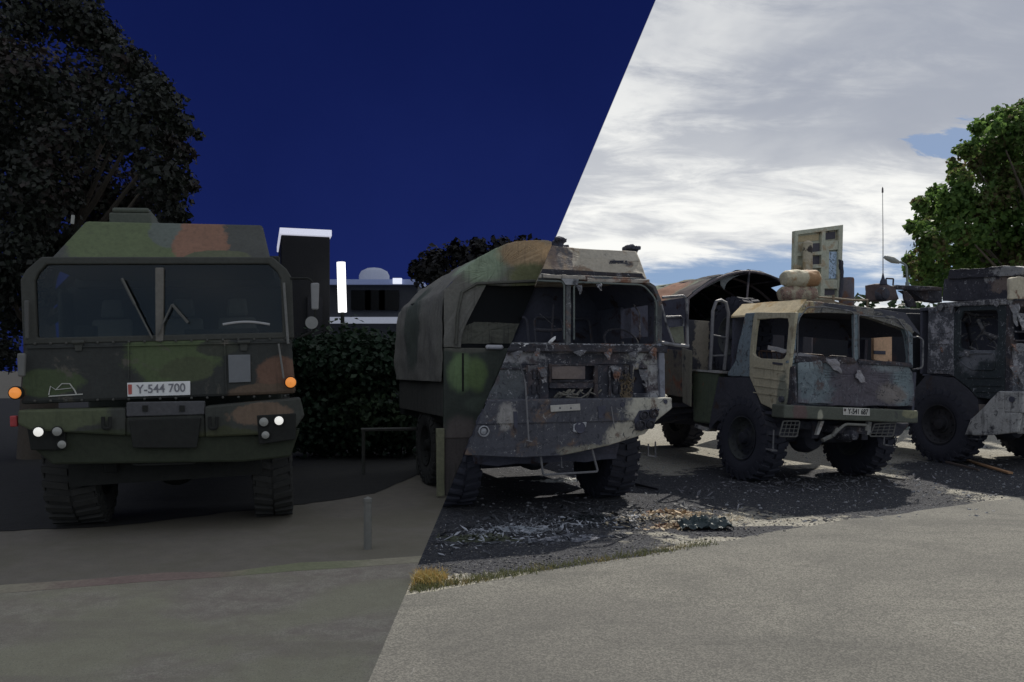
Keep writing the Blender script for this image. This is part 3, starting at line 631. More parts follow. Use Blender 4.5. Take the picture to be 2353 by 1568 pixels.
rm2 = paint('blistered beige cover', (.34, .30, .21), rust=.6, rustc=(.24, .16, .12), ash=.3, ashc=(.42, .42, .36), soot=.1, scale=2.5)
roll('canvas_roll', wp(1799, 641, 1.5), wp(1879, 640, 1.5), .135, rm1, 'smooth beige cylindrical roll lying on top of the other roll above the tan cab roof')
roll('canvas_roll', wp(1792, 677, 1.5), wp(1872, 676, 1.5), .128, rm2, 'blistered rusty beige roll, the lower of the two above the tan cab roof')

# ============================================================ right burnt truck
F = Fr(7.8, 13.0, 21, 0, 2.5); W = F.W; f, sd_ = F.f, F.s_
t3 = root('burnt_truck', F.M, 'burnt black truck seen from its side at the right edge, charred box on its cab', 'truck', 'burnt out trucks on the gravel lot')
sidem = paint('ashy cab side', (.08, .085, .10), ash=.72, soot=.1, rust=.2, ashc=(.36, .36, .39), scale=1.1)
dm = paint('charred cab door', (.032, .042, .048), blobs=[(sd_(2228, 828), (.5, .17, .18), (.16, .17, .19)), (sd_(2260, 815), (.5, .3, .10), (.15, .16, .18))], ash=.32, ashc=(.30, .31, .33), wild=.9, soft=.4)
mb = MB(); mb.prism(F.ss([(2133, 706), (2192, 704), (2192, 866), (2180, 860), (2131, 858)]), (.05, 0, 0)); p_ = mb.build('cab_side', sidem, t3, bevel=.01, warp=.03, lv=3)
mb = MB()
for Q in ([(2140, 716), (2184, 715), (2184, 765), (2140, 765)], [(2140, 790), (2184, 790), (2184, 850), (2140, 850)]):
    pts = F.ss(Q, -.005); mb.tube(arc(pts+[pts[0]], .04), .009, 6)
mb.build('panel_rib', sidem, p_, smooth=True)
o = F.ss([(2192, 866), (2190, 800), (2192, 722), (2206, 703), (2260, 700), (2314, 698), (2312, 780), (2310, 850), (2309, 905), (2300, 920), (2244, 914), (2228, 894)])
i_ = F.ss([(2206, 800), (2203, 795), (2204, 735), (2212, 716), (2250, 714), (2288, 713), (2293, 722), (2292, 790), (2290, 803), (2280, 806), (2240, 805), (2220, 804)])
mb = MB(); mb.ring(o, i_, (.06, 0, 0)); dr = mb.build('door', dm, t3, bevel=.012, warp=.015, lv=2)
mb = MB()
pts = F.ss([(2200, 822), (2235, 812), (2285, 812), (2285, 850), (2235, 850), (2214, 838)], -.008); mb.tube(arc(pts+[pts[0]], .05), .010, 6)
for y in (868, 886, 900): mb.bar(sd_(2222+(y-868)*.6, y, -.008), sd_(2300, y+1, -.008), .012, .012, (1, 0, 0))
mb.build('door_rib', dm, dr)
mb = MB(); mb.prism(F.ss([(2312, 700), (2322, 700), (2322, 905), (2309, 905)], -.01), (.08, 0, 0)); mb.build('front_pillar', CHARA, t3, bevel=.01, warp=.03, lv=3)
mb = MB(); mb.prism(F.ss([(2148, 708), (2160, 696), (2250, 690), (2316, 686), (2316, 700), (2220, 703)], -.03), (.12, 0, 0)); mb.build('roof_gutter', paint('ash crusted gutter', (.10, .10, .11), ash=.75, ashc=(.40, .40, .40)), t3, bevel=.006, warp=.03, lv=3, wsc=.12)
# cab shell
mb = MB(); zr = sd_(2200, 700).z; zf = sd_(2200, 860).z
mb.box(.05, W, 0, 1.75, zr-.06, zr); mb.box(.06, W, 1.70, 1.75, zf, zr-.06); mb.box(W-.05, W, .05, 1.70, zf, zr-.95); mb.box(.06, W-.06, .05, 1.70, zf-.04, zf); mb.box(W-.05, W, 1.2, 1.7, zr-.95, zr-.06)
mb.build('cab_shell', CHARD, t3, bevel=.01)
# burnt things seen through the door window
mb = MB(); r3 = random.Random(11)
for k in range(34):
    a0 = sd_(2200+r3.random()*92, 720+r3.random()*78, .25+r3.random()*1.0); v = Vector((r3.gauss(0, .12), r3.gauss(0, .12), r3.gauss(0, .10))); mb.tube([a0, a0+v, a0+v*1.6+Vector((.03, .02, -.06))], .008+.012*r3.random(), 5)
mb.tube(F.ss([(2248, 735), (2262, 765), (2290, 776)], .3), .03, 8); mb.build('burnt_fittings', paint('ash fittings', (.16, .16, .17), ash=.5, soot=.3, ashc=(.5, .5, .5)), t3, smooth=True)
mb = MB(); mb.tube(arc([(.5, .9, zf+.25), (.5, 1.4, zf+.3), (.5, 1.55, zf+.95), (.95, 1.55, zf+.95), (.95, 1.4, zf+.3), (.95, .9, zf+.25)], .08), .03, 8); mb.build('seat_frame', CHAR, t3, smooth=True)
tm3 = paint('torn pale tin', (.16, .16, .17), ash=.55, rust=.3, soot=.15, ashc=(.45, .45, .46))
for k_, (px_, py_, w_, h_, d_) in enumerate(((2330, 700, 14, 50, -.08), (2346, 720, 12, 40, -.08), (2338, 790, 22, 26, -.1), (2330, 840, 16, 30, -.08), (2350, 860, 16, 36, -.08))): torn(F, t3, px_, py_, w_, h_, d_, tm3, k_+30)
for k_, (px_, py_, h_) in enumerate(((2160, 700, 16), (2185, 698, 22), (2290, 692, 14), (2222, 806, 14))):
    mb = MB(); q = F.ss([(px_-7, py_), (px_+8, py_-1), (px_+6, py_+h_*.6), (px_+1, py_+h_), (px_-3, py_+h_*.7)], -.05); mb.prism(q, (-.006, 0, 0)); mb.build('torn_sheet', tm3, t3, warp=.05, lv=3, wsc=.08)
# front: panel, windscreen frame, bumper
mb = MB(); z1, z2 = sd_(2320, 795).z, sd_(2320, 905).z
mb.box(.02, W-.02, -.05, .02, z2, z1); mb.build('front_panel', sidem, t3, bevel=.02, warp=.04, lv=4)
mb = MB(); zo = octo(.02, W-.02, z1, zr, .12, -.03); zi = octo(.10, W-.10, z1+.05, zr-.10, .10, -.03); mb.ring(zo, zi, (0, .07, 0)); mb.box(W/2-.03, W/2+.03, -.03, .03, z1+.05, zr-.1)
mb.tube([(.05, -.06, z1+.22), (W-.1, -.06, z1+.24)], .02, 6); mb.tube([(.05, -.07, z1+.08), (W-.1, -.07, z1+.09)], .02, 6); mb.build('windscreen_frame', CHARA, t3, bevel=.008, warp=.02, lv=2)
bm_ = paint('bleached bumper', (.46, .46, .45), soot=.40, rust=.2, rustc=(.26, .23, .19), streak=.5, ash=.3, ashc=(.5, .5, .5))
zb1, zb0 = sd_(2330, 900).z, sd_(2330, 948).z
mb = MB(); mb.box(-.06, W+.06, -.30, .02, zb0, zb1); mb.prism([(-.06, .02, zb0), (-.06, .02, zb1), (-.06, .12, zb1), (-.06, .62, zb0-.16), (-.06, .75, zb0-.42), (-.06, .2, zb0-.38), (-.06, -.2, zb0-.30), (-.06, -.26, zb0)], (.06, 0, 0))
mb.prism([(.0, -.29, zb0), (W, -.29, zb0), (W-.1, -.1, zb0-.34), (.1, -.1, zb0-.34)], (0, .04, 0)); bp3 = mb.build('bumper', bm_, t3, bevel=.02, warp=.03, lv=3)
mb = MB(); mb.lathe((.16, -.31, zb1-.12), (0, -1, 0), [(0, .06), (.03, .06), (.03, .001)], 16); mb.lathe((-.065, -.12, zb1-.12), (-1, 0, 0), [(0, .045), (.02, .045), (.02, .001)], 12); mb.build('bumper_hole', CHARD, bp3)
mb = MB()
q = F.ss([(2232, 964), (2232, 1008), (2252, 1010), (2252, 964)], .0); mb.tube(q, .017, 8); mb.tube([q[0], q[3]], .017, 6); mb.bar(q[1], q[2], .12, .02); mb.build('foot_step', WIRE, t3, smooth=True)
mb = MB(); mb.prism(F.ss([(2230, 928), (2262, 930), (2262, 966), (2230, 964)], .02), (.3, 0, 0)); mb.build('step_box', paint('scorched step box', (.16, .14, .13), soot=.4), t3, bevel=.01)
# mudguard and wheels
arch = [(2192, 868), (2228, 898), (2246, 918), (2252, 990), (2244, 990), (2238, 930), (2222, 905), (2186, 884), (2140, 884), (2112, 898), (2096, 940), (2090, 940), (2100, 895), (2128, 862)]
mb = MB(); mb.prism(F.ss(arch, .01), (.55, 0, 0)); mb.build('mudguard', CHAR, t3, bevel=.005, warp=.02, lv=3, wsc=.15)
wheel(F, t3, .0, .40, 1.32, .66, RUBB, paint('black rim', (.03, .03, .035), ash=.1)); wheel(F, t3, W-.4, W, 1.32, .66, RUBB, RIM)
wheel(F, t3, .0, .40, 5.6, .66, RUBB, RIM); wheel(F, t3, W-.4, W, 5.6, .66, RUBB, RIM)
chassis(F, t3, W, 7.4, CHAR, .7, .95)
# roof box on the cab
mb = MB(); A = sd_(2165, 692, .25); B = sd_(2316, 690, .25); C_ = sd_(2318, 634, .25); D_ = sd_(2168, 641, .25)
mb.prism([A, B, C_, D_], (1.9, 0, 0)); rb = mb.build('roof_box', paint('charred roof box', (.055, .055, .068), blobs=[(sd_(2300, 655, .25), (.5, .16, .14), (.20, .16, .14)), (sd_(2275, 640, .25), (.5, .10, .06), (.34, .34, .34))], ash=.36, rust=.2, rustc=(.09, .07, .075), wild=1.1), t3, bevel=.01, warp=.04, lv=4)
mb = MB(); mb.prism(F.ss([(2176, 641), (2182, 620), (2250, 617), (2330, 611), (2353, 616), (2345, 634)], .2), (2.0, 0, 0)); mb.build('box_lid', paint('charred lid', (.04, .04, .05), blobs=[(sd_(2325, 622, .2), (.9, .35, .10), (.30, .30, .30))], ash=.25, wild=.9), rb, bevel=.008, warp=.05, lv=4, wsc=.2)
mb = MB(); mb.prism([f(2320, 688, -.12), f(2372, 690, -.12), f(2372, 642, -.12), f(2345, 634, -.12), f(2322, 640, -.12)], (0, .06, 0)); mb.build('tan_panel', paint('cream scorched panel', (.52, .47, .36), soot=.1, rust=.15), t3, bevel=.02, warp=.08, lv=3)
# body behind: bed with boom and hoist housing
mb = MB(); zb = sd_(2133, 700, .0).z
mb.box(.05, W-.05, 1.95, 2.5, zf-.25, zb-.12); mb.box(.0, W, 2.55, 7.4, zf-.45, zb+.02)
mb.build('equipment_body', paint('charred body side', (.028, .032, .04), ash=.08, rust=.15, rustc=(.06, .04, .04)), t3, bevel=.02, warp=.02, lv=3)
bx = lambda px, py, d: f(px, py, d)
dE = 3.0
mb = MB(); mb.prism(F.ff([(2052, 662), (2060, 655), (2165, 660), (2165, 668), (2100, 668), (2060, 664)], dE), (0, .12, 0)); mb.prism(F.ff([(2085, 666), (2165, 664), (2165, 695), (2120, 690)], dE+.15), (0, .25, 0))
mb.prism(F.ff([(2074, 668), (2084, 670), (2098, 684), (2108, 705), (2088, 706), (2080, 690)], dE-.2), (0, .05, 0)); bo = mb.build('hoist_boom', CHARA, t3, bevel=.01, warp=.04, lv=3, wsc=.15)
mb = MB(); mb.prism(F.ff([(2018, 652), (2030, 650), (2058, 660), (2066, 688), (2040, 692), (2020, 690)], dE), (0, .35, 0)); mb.build('hoist_housing', paint('rusty housing', (.13, .10, .10), ash=.2, soot=.4), t3, bevel=.02, warp=.04, lv=3, wsc=.15)
mb = MB(); mb.lathe(f(2031, 676, dE-.06), (0, -1, 0), [(-.1, .13), (0, .13), (.03, .10), (.05, .10), (.07, .001)], 18); mb.tube(arc(F.ff([(2037, 655), (2036, 640), (2053, 641), (2052, 656)], dE), .02), .016, 6); mb.build('winch_handle', CHAR, t3, smooth=True)
mb = MB(); mb.box(f(1998, 0, dE).x, f(2040, 0, dE).x, dE-.2, dE+.2, f(0, 708, dE).z, f(0, 692, dE).z); mb.build('scorched_box_top', paint('rust tan tin', (.26, .18, .13), soot=.3), t3, bevel=.01)
# rod aerial
aM = F.M @ Matrix.Translation(f(2029, 652, dE-.1)); an = root('aerial', aM, 'thin upright rod aerial standing on the charred hoist housing', 'aerial')
H = f(2029, 432, dE-.1).z-f(2029, 652, dE-.1).z
mb = MB(); mb.tube([(0, 0, .1), (0.0, 0, H*.5), (-.01, 0, H-.08)], .010, 6, .006); mb.build('rod', plain('aerial grey', (.10, .11, .12)), an)
mb = MB(); mb.lathe((0, 0, 0), (0, 0, 1), [(-.02, .06), (.04, .055), (.10, .03), (.16, .018), (.2, .01)], 14); mb.build('base', CHARD, an, smooth=True)
mb = MB(); mb.lathe((-.01, 0, H-.10), (0, 0, 1), [(0, .004), (.01, .018), (.09, .014), (.12, .002)], 8); mb.build('tip', plain('aerial tip', (.12, .1, .1)), an)
# upright hatch panel standing open on the body roof
dP = 3.9
pm_ = paint('scorched pale green panel', (.50, .51, .40), soot=.10, rust=.35, rustc=(.44, .36, .24), bump=.3)
hp = root('hatch_panel', F.M, 'tall pale green hatch panel with a cracked window, standing upright above the middle truck', 'hatch panel')
P_ = lambda x, y, o=0.0: f(x, y, dP)+Vector((0, o, 0))
outer = [(1826, 531), (1936, 517), (1932, 690), (1822, 690)]
mb = MB()
mb.prism([P_(*p, .05) for p in outer], (0, .03, 0))
ho = [(1906, 578), (1925, 578), (1925, 640), (1905, 640)]
# frame members standing proud of the skin
for Q in ([(1826, 531), (1936, 517), (1934, 527), (1832, 540)], [(1826, 531), (1833, 539), (1829, 690), (1822, 690)], [(1926, 520), (1936, 517), (1932, 690), (1923, 690)], [(1887, 526), (1896, 525), (1893, 690), (1884, 690)],
          [(1831, 582), (1889, 578), (1889, 586), (1831, 590)], [(1831, 610), (1889, 607), (1889, 616), (1831, 618)], [(1831, 640), (1888, 638), (1888, 647), (1831, 648)], [(1895, 556), (1924, 553), (1924, 574), (1895, 577)], [(1893, 643), (1923, 643), (1923, 664), (1893, 664)], [(1893, 577), (1904, 576), (1903, 643), (1892, 643)]):
    mb.prism([P_(*p, -.02) for p in Q], (0, .068, 0))
pb = mb.build('panel', pm_, hp, bevel=.006, warp=.012, lv=1)
mb = MB()
for Q in ([(1835, 543), (1885, 537), (1885, 552), (1835, 556)], ): mb.prism([P_(*p, .04) for p in Q], (0, .012, 0))
mb.build('upper_shelf', paint('tan shelf', (.44, .36, .22), soot=.2), hp)
mb = MB()
for Q in ([(1860, 560), (1887, 558), (1887, 578), (1860, 580)], [(1860, 590), (1887, 588), (1887, 607), (1860, 609)], [(1898, 535), (1922, 532), (1922, 548), (1898, 551)], [(1834, 648), (1886, 646), (1886, 654), (1834, 656)], [(1895, 666), (1921, 666), (1921, 678), (1895, 678)]):
    mb.prism([P_(*p, .035) for p in Q], (0, .02, 0))
mb.build('recess', paint('soot grey recess', (.085, .08, .095), ash=.2), hp)
mb = MB(); mb.prism([P_(*p, .03) for p in ho], (0, .03, 0)); wn = mb.build('window', plain('crazed glass', (.50, .64, .80), rough=.3), hp)
mb = MB(); r4 = random.Random(3)
for k in range(70):
    p = P_(1906+r4.random()*18, 579+r4.random()*60, .026); an_ = r4.random()*3.1; v = Vector((math.cos(an_), 0, math.sin(an_)))*.02; mb.bar(p-v, p+v, .005, .003, (0, 1, 0))
mb.build('crack', plain('crack grey', (.12, .16, .2)), wn)
mb = MB(); c = P_(1846, 590, -.12); mb.lathe(c+Vector((0, 0, -.30)), (0, 0, 1), [(0, .001), (0, .095), (.50, .095), (.55, .10), (.57, .085), (.60, .03), (.60, .001)], 20); mb.build('canister', paint('cream canister', (.52, .46, .34), blobs=[((c.x, c.y, c.z+.12), (.1, .3, .07), (.06, .05, .05))], rust=.3, rustc=(.4, .3, .18), wild=.9), hp, smooth=True)
mb = MB(); mb.tube([P_(1930, 600, -.04), P_(1929, 612, -.06), P_(1931, 640, -.05), P_(1927, 688, -.04)], .035, 7); mb.prism([P_(*p, -.04) for p in [(1925, 597), (1934, 600), (1935, 622), (1926, 620)]], (0, .06, 0)); mb.build('burnt_hinge', CHAR, hp, warp=.04, lv=3, wsc=.08)
mb = MB(); c = f(1945, 690, dP+.5); c1 = f(1945, 641, dP+.5); mb.lathe(c, (0, 0, 1), [(-.2, .001), (-.2, .155), (c1.z-c.z-.02, .155), (c1.z-c.z+.02, .14), (c1.z-c.z+.02, .001)], 26)
o = mb.build('drum', paint('grey scorched drum', (.13, .12, .14), rust=.35, soot=.15), None, smooth=True); o.matrix_world = F.M; tag(o, 'dull grey metal drum standing just right of the tall pale hatch panel', 'drum')

# ============================================================ left burnt truck (daylight), cut at the seam
F = Fr(-.686, 8.79, 20, 0, 2.74); W = F.W; f, sd_ = F.f, F.s_
t1 = root('burnt_truck', F.M, 'burnt out truck with flat empty windscreen frame and tan roof hood, nearest the middle seam', 'truck', 'burnt out trucks on the gravel lot')
fm = paint('burnt cab front', (.040, .042, .055), blobs=[(f(1500, 830), (.13, .4, .24), (.34, .35, .32)), (f(1475, 812), (.26, .4, .08), (.36, .37, .37)), (f(1508, 880), (.13, .4, .34), (.33, .33, .34)), (f(1455, 862), (.10, .4, .10), (.36, .33, .28)), (f(1175, 820), (.4, .4, .07), (.32, .32, .34)), (f(1300, 806), (.5, .4, .03), (.20, .19, .20)), (f(1160, 880), (.3, .4, .2), (.10, .11, .12)), (f(1225, 850), (.08, .4, .1), (.16, .16, .17)), (f(1440, 880), (.06, .4, .16), (.16, .12, .07))],
           ash=.42, rust=.35, rustc=(.085, .072, .08), ashc=(.36, .36, .38), wild=1.1, soft=.3, scale=1.2)
x0 = .08; x1 = f(1528, 850).x
zA, zB = f(1528, 922).z, f(1400, 792).z
# lower front built from panels round the openings
def fr(px0, px1, py0, py1, d=0, t=.05, jig=0):
    p = F.ff([(px0, py0), (px1, py0), (px1, py1), (px0, py1)], d); return p, (0, t, 0)
mb = MB()
mb.prism(*fr(960, 1262, 838, 930)); mb.prism(*fr(960, 1528, 800, 838)); mb.prism(*fr(1370, 1455, 838, 930)); mb.prism(*fr(1487, 1528, 838, 930)); mb.prism(*fr(1455, 1487, 838, 846)); mb.prism(*fr(1262, 1370, 878, 893)); mb.prism(*fr(1262, 1370, 915, 930)); mb.prism(*fr(1455, 1487, 905, 930))
mb.build('front_panel', fm, t1, bevel=.006, warp=.05, lv=4, wsc=.22)
mb = MB(); mb.prism(*fr(1240, 1500, 840, 930, .12)); mb.build('radiator', CHARD, t1)
mb = MB()
mb.prism(*fr(1268, 1345, 842, 872, -.03, .04)); mb.build('grille_plate', paint('brown scorched plate', (.12, .10, .10), blobs=[(f(1300, 857), (.2, .3, .08), (.16, .13, .12))], ash=.1), t1, bevel=.006, warp=.02, lv=3)
mb = MB()
for Q in ([1265, 1370, 836, 841], [1265, 1370, 874, 878], [1262, 1268, 838, 880], [1366, 1374, 838, 925], [1210, 1214, 840, 925], [1400, 1404, 838, 925], [1448, 1454, 840, 925], [1240, 1244, 850, 920], [1150, 1212, 846, 849]): mb.prism(*fr(*Q, -.025, .03))
for x in (1225, 1236, 1412, 1425, 1436): mb.prism(*fr(x, x+6, 850, 872, -.03, .03)); mb.prism(*fr(x-2, x+7, 885, 905, -.02, .03))
mb.build('front_rib', CHARA, t1, bevel=.004, warp=.03, lv=3, wsc=.1)
mb = MB(); r5 = random.Random(8)
for k in range(9):
    x = 1268+r5.random()*80; mb.tube([f(x, 914, -.0), f(x+8, 900+r5.random()*8, -.03), f(x+22, 908, -.02), f(x+34, 896, 0.0)], .008+.006*r5.random(), 5)
mb.tube([f(1360, 892), f(1352, 905, -.03), f(1335, 915, -.03), f(1300, 912, -.03)], .010, 6); mb.build('burnt_hoses', paint('scorched hose', (.15, .14, .12), ash=.3, soot=.2), t1, smooth=True)
mb = MB(); r5 = random.Random(18)
for k in range(60):
    x = r5.gauss(1438, 6); y = 850+r5.random()*68; a0 = f(x, y, -.02); mb.tube([a0, a0+Vector((r5.gauss(0, .02), -.02, -.03)), a0+Vector((r5.gauss(0, .03), -.01, -.07))], .004, 4)
mb.build('melted_wiring', paint('melted wiring', (.22, .17, .11), soot=.3), t1)
# windscreen frame
zs, zh = f(1400, 790).z, f(1400, 648).z
xL, xC, xR = .10, f(1306, 700).x, f(1522, 740).x
mb = MB()
o = octo(xL, xR, zs-.06, zh+.06, .27, 0, .02)
mb.prism(F.ff([(1301, 640), (1313, 640), (1312, 800), (1300, 800)], -.02), (0, .06, 0))
i_ = octo(xL+.06, xR-.07, zs, zh, .17, 0, .04); mb.ring(o, i_, (0, .08, 0)); mb.build('windscreen_frame', paint('burnt window frame', (.11, .115, .12), ash=.35, soot=.3, rust=.3), t1, bevel=.01, warp=.02, lv=3, wsc=.15)
mb = MB(); mb.tube(arc([Vector((xC+.06, -.02, zs+.04)), Vector((xC+.06, -.02, zh-.02)), Vector((xR-.26, -.02, zh-.02)), Vector((xR-.09, -.02, zh-.19)), Vector((xR-.09, -.02, zs+.04))], .08), .011, 6); mb.tube(arc([Vector((xC-.06, -.02, zs+.04)), Vector((xC-.06, -.02, zh-.02)), Vector((xL+.2, -.02, zh-.02))], .06), .011, 6); mb.build('window_seal', paint('greenish seal', (.14, .16, .15), soot=.4), t1, smooth=True)
mb = MB(); mb.box(xL, x1, -.06, .10, zs-.10, zs-.02); mb.build('window_sill', CHARA, t1, bevel=.01, warp=.04, lv=4, wsc=.1)
mb = MB(); r2 = random.Random(15); flakes(mb, lambda: Vector((r2.uniform(xL, x1-.05), r2.uniform(-.06, .08), zs-.015)), 260, .022, r2); mb.build('ash_flakes', paint('pale ash crumbs', (.36, .36, .38), soot=.35), t1)
mb = MB(); mb.prism(F.ff([(1258, 790), (1270, 776), (1278, 772), (1276, 780), (1266, 788)], .0), (0, .02, 0)); mb.prism(F.ff([(1192, 800), (1212, 790), (1218, 792), (1205, 802)], -.06), (0, .02, 0)); mb.build('white_scrap', paint('white ash scrap', (.7, .7, .7), soot=.05), t1, warp=.03, lv=3, wsc=.05)
mb = MB(); mb.lathe(f(1428, 786, .45), (0, -.75, .66), [(-.012, .22), (0, .235), (.012, .22), (0, .205), (-.012, .22)], 30); mb.tube([f(1428, 800, .4), f(1428, 788, .45)], .03, 8); mb.build('steering_wheel', CHARA, t1, smooth=True)
mb = MB(); mb.tube(F.ff([(1230, 758), (1265, 760), (1290, 758)], .3), .02, 6); mb.tube(F.ff([(1272, 700), (1268, 760), (1266, 790)], .3), .012, 6); mb.tube(F.ff([(1240, 722), (1262, 740), (1275, 752)], .2), .008, 5); mb.tube(arc(F.ff([(1456, 700), (1470, 720), (1470, 780)], .2), .03), .010, 5); mb.build('burnt_fittings', CHARA, t1, smooth=True)
mb = MB(); mb.prism(F.ff([(1290, 640), (1330, 642), (1328, 655), (1300, 654)], -.04), (0, .03, 0)); mb.build('header_bracket', BARE, t1, warp=.02, lv=3)
# shell
zR_ = zh+.12
mb = MB(); mb.box(.30, x1-.24, .10, 1.75, zR_-.04, zR_); mb.box(.12, x1-.02, .1, 1.7, zA, zA+.05)
bw = 1.70; bx0, bx1 = f(1450, 740, bw).x, f(1502, 740, bw).x; bz0, bz1 = f(1450, 776, bw).z, f(1450, 694, bw).z
mb.box(.12, bx0, bw, bw+.04, zA, zR_-.04); mb.box(bx1, x1-.02, bw, bw+.04, zA, zR_-.04); mb.box(bx0, bx1, bw, bw+.04, zA, bz0); mb.box(bx0, bx1, bw, bw+.04, bz1, zR_-.04)
mb.box(x1-.06, x1-.01, .1, bw, zA, zs+.1); mb.box(x1-.06, x1-.01, .1, .3, zs+.1, zR_-.32); mb.box(.10, .15, .1, bw, zA, zR_-.04); mb.box(x1-.06, x1-.01, 1.0, bw, zs+.1, zR_-.32); mb.prism([Vector((x1-.25, .1, zR_-.002)), Vector((x1-.01, .1, zR_-.30)), Vector((x1-.01, .1, zR_-.34)), Vector((x1-.25, .1, zR_-.04))], (0, bw, 0)); mb.build('cab_shell', CHARD, t1)
mb = MB(); mb.box(bx0, bx1, bw+.01, bw+.02, bz0, bz1); mb.build('rear_window', paint('sooty greenish rear pane', (.34, .40, .34), streak=.5, soot=.05, sootc=(.12, .13, .13)), t1)
mb = MB()
for x in (.5, 1.1, 1.6, 2.0):
    mb.tube(arc([(x, .9, zA+.35), (x, 1.4, zA+.4), (x, 1.55, zA+1.05), (x+.4, 1.55, zA+1.05), (x+.4, 1.4, zA+.4), (x+.4, .9, zA+.35)], .08), .02, 6)
mb.build('seat_frame', CHAR, t1, smooth=True)
# roof hood
hm = paint('scorched tan hood', (.38, .34, .27), blobs=[(f(1285, 600, .2), (.26, .6, .3), (.16, .12, .10)), (f(1310, 585, .2), (.1, .6, .3), (.08, .075, .08)), (f(1240, 600, .2), (.14, .6, .3), (.34, .26, .18))], soot=.2, rust=.4, rustc=(.22, .16, .11), streak=.2, wild=.7)
y0, y1_ = .15, .45
h = [f(1200, 636, y0), f(1487, 641, y0), f(1463, 577, y1_), f(1325, 570, y1_), f(1262, 565, y1_), f(1215, 562, y1_)]
mb = MB(); mb.prism(h, (0, 1.15, 0)); hd = mb.build('roof_hood', hm, t1, bevel=.01, warp=.03, lv=4)
mb = MB(); mb.prism([f(1329, 572, .40)+Vector((0, -.02, 0)), f(1460, 578, .40), f(1470, 600, .33), f(1390, 606, .33), f(1334, 612, .33)], (0, .012, .002)); mb.build('hood_panel', paint('tan hood panel', (.42, .38, .31), soot=.12, rust=.25, rustc=(.28, .21, .15)), hd, bevel=.004, warp=.01, lv=2)
mb = MB()
for r_ in range(4):
    for c_ in range(11):
        px, py = 1401+c_*3.9+(r_ % 2), 598.5+r_*4.4
        if (r_*7+c_*5) % 9 == 0: continue
        q = F.ff([(px, py), (px+2.8, py), (px+2.8, py+3.0), (px, py+3.0)], .28); mb.prism([v+Vector((0, .02, 0)) for v in q], (0, .02, 0))
mb.build('vent_grille', CHARD, hd)
mb = MB(); r6 = random.Random(4)
for x0_, x1_, yy in ((1180, 1245, 628), (1248, 1290, 630), (1292, 1345, 632), (1350, 1492, 640)): mb.prism(F.ff([(x0_, yy), (x1_, yy+3), (x1_, yy+11), (x0_, yy+8)], -.02), (0, .16, 0))
mb.build('roof_edge_strip', paint('pale scorched strip', (.36, .33, .29), soot=.35, rust=.3), t1, bevel=.006, warp=.03, lv=3, wsc=.1)
mb = MB(); mb.box(xL, xR-.24, .05, .14, zR_-.05, zR_+.0); mb.build('roof_rim', CHARA, t1, warp=.03, lv=3)
for px, py in ((1452, 574), (1283, 556)):
    mb = MB(); p = f(px, py, .6); mb.lathe(p+Vector((0, 0, -.1)), (0, 0, 1), [(0, .05), (.08, .07), (.1, .10), (.13, .11), (.15, .05), (.16, .001)], 12)
    if px < 1300: mb.tube([p+Vector((-.2, 0, -.04)), p+Vector((.12, 0, -.05))], .012, 5)
    mb.build('melted_beacon', CHARD, t1, smooth=True, warp=.08, lv=2, wsc=.05)
# right corner post, mirror frames
mb = MB(); mb.prism(F.ff([(1513, 790), (1526, 790), (1530, 922), (1518, 922)], -.04), (0, .14, 0)); mb.build('corner_post', paint('bluish corner post', (.20, .21, .25), soot=.35, ash=.2), t1, bevel=.012, warp=.02, lv=3)
mb = MB(); mb.tube(arc(F.ff([(1522, 684), (1572, 680), (1578, 690), (1580, 792)], -.05), .05), .016, 8); mb.tube(F.ff([(1520, 788), (1550, 793), (1582, 796)], -.05), .022, 8); mb.tube(arc(F.ff([(1530, 729), (1566, 728), (1570, 736), (1570, 750)], -.05), .03), .014, 8); mb.tube(F.ff([(1520, 700), (1530, 740), (1548, 790)], -.03), .012, 6)
mf = mb.build('mirror_frame', WIRE, t1, smooth=True)
mb = MB(); mb.prism(F.ff([(1528, 731), (1564, 731), (1564, 750), (1532, 752)], -.03), (0, .03, 0)); mb.build('mirror', CHARD, mf)
mb = MB(); mb.prism(F.ff([(1535, 754), (1570, 750), (1573, 790), (1552, 788)], .02), (0, .02, 0)); mb.build('mirror_shell', paint('scorched green shell', (.16, .17, .13), soot=.3), mf)
# bumper: upper band, angled lower apron, lamp recesses
bmm = paint('scorched bumper', (.075, .078, .095), blobs=[(f(1490, 955), (.42, .8, .40), (.44, .425, .36)), (f(1430, 1000), (.36, .8, .17), (.40, .38, .32)), (f(1525, 930), (.25, .5, .16), (.44, .43, .38)), (f(1350, 1032), (.50, .6, .075), (.22, .21, .17)), (f(1150, 955), (.12, .4, .16), (.30, .29, .28))], soot=.06, streak=.18, wild=.4, rust=.25, rustc=(.14, .10, .08), ash=.21, ashc=(.30, .30, .29))
yb = -.22
zt1 = f(1545, 914, yb).z; zm = f(1400, 970, yb).z; zlo = f(1350, 1036, yb).z; xE = f(1545, 930, yb).x
mb = MB(); mb.prism([Vector((0, yb, zm)), Vector((xE-.20, yb, zm-.0)), Vector((xE, yb, zm+.14)), Vector((xE, yb, zt1)), Vector((0, yb, zt1))], (0, .30, 0))
bu = mb.build('bumper', bmm, t1, bevel=.015, warp=.012, lv=2)
ap = F.ff([(1060, 978), (1518, 958), (1482, 998), (1400, 1024), (1290, 1047), (1200, 1052), (1060, 1046)], yb+.012); mb = MB(); mb.prism(ap, (0, .04, 0)); 
mb.build('bumper_apron', bmm, bu, bevel=.008, warp=.015, lv=2)
mb = MB()
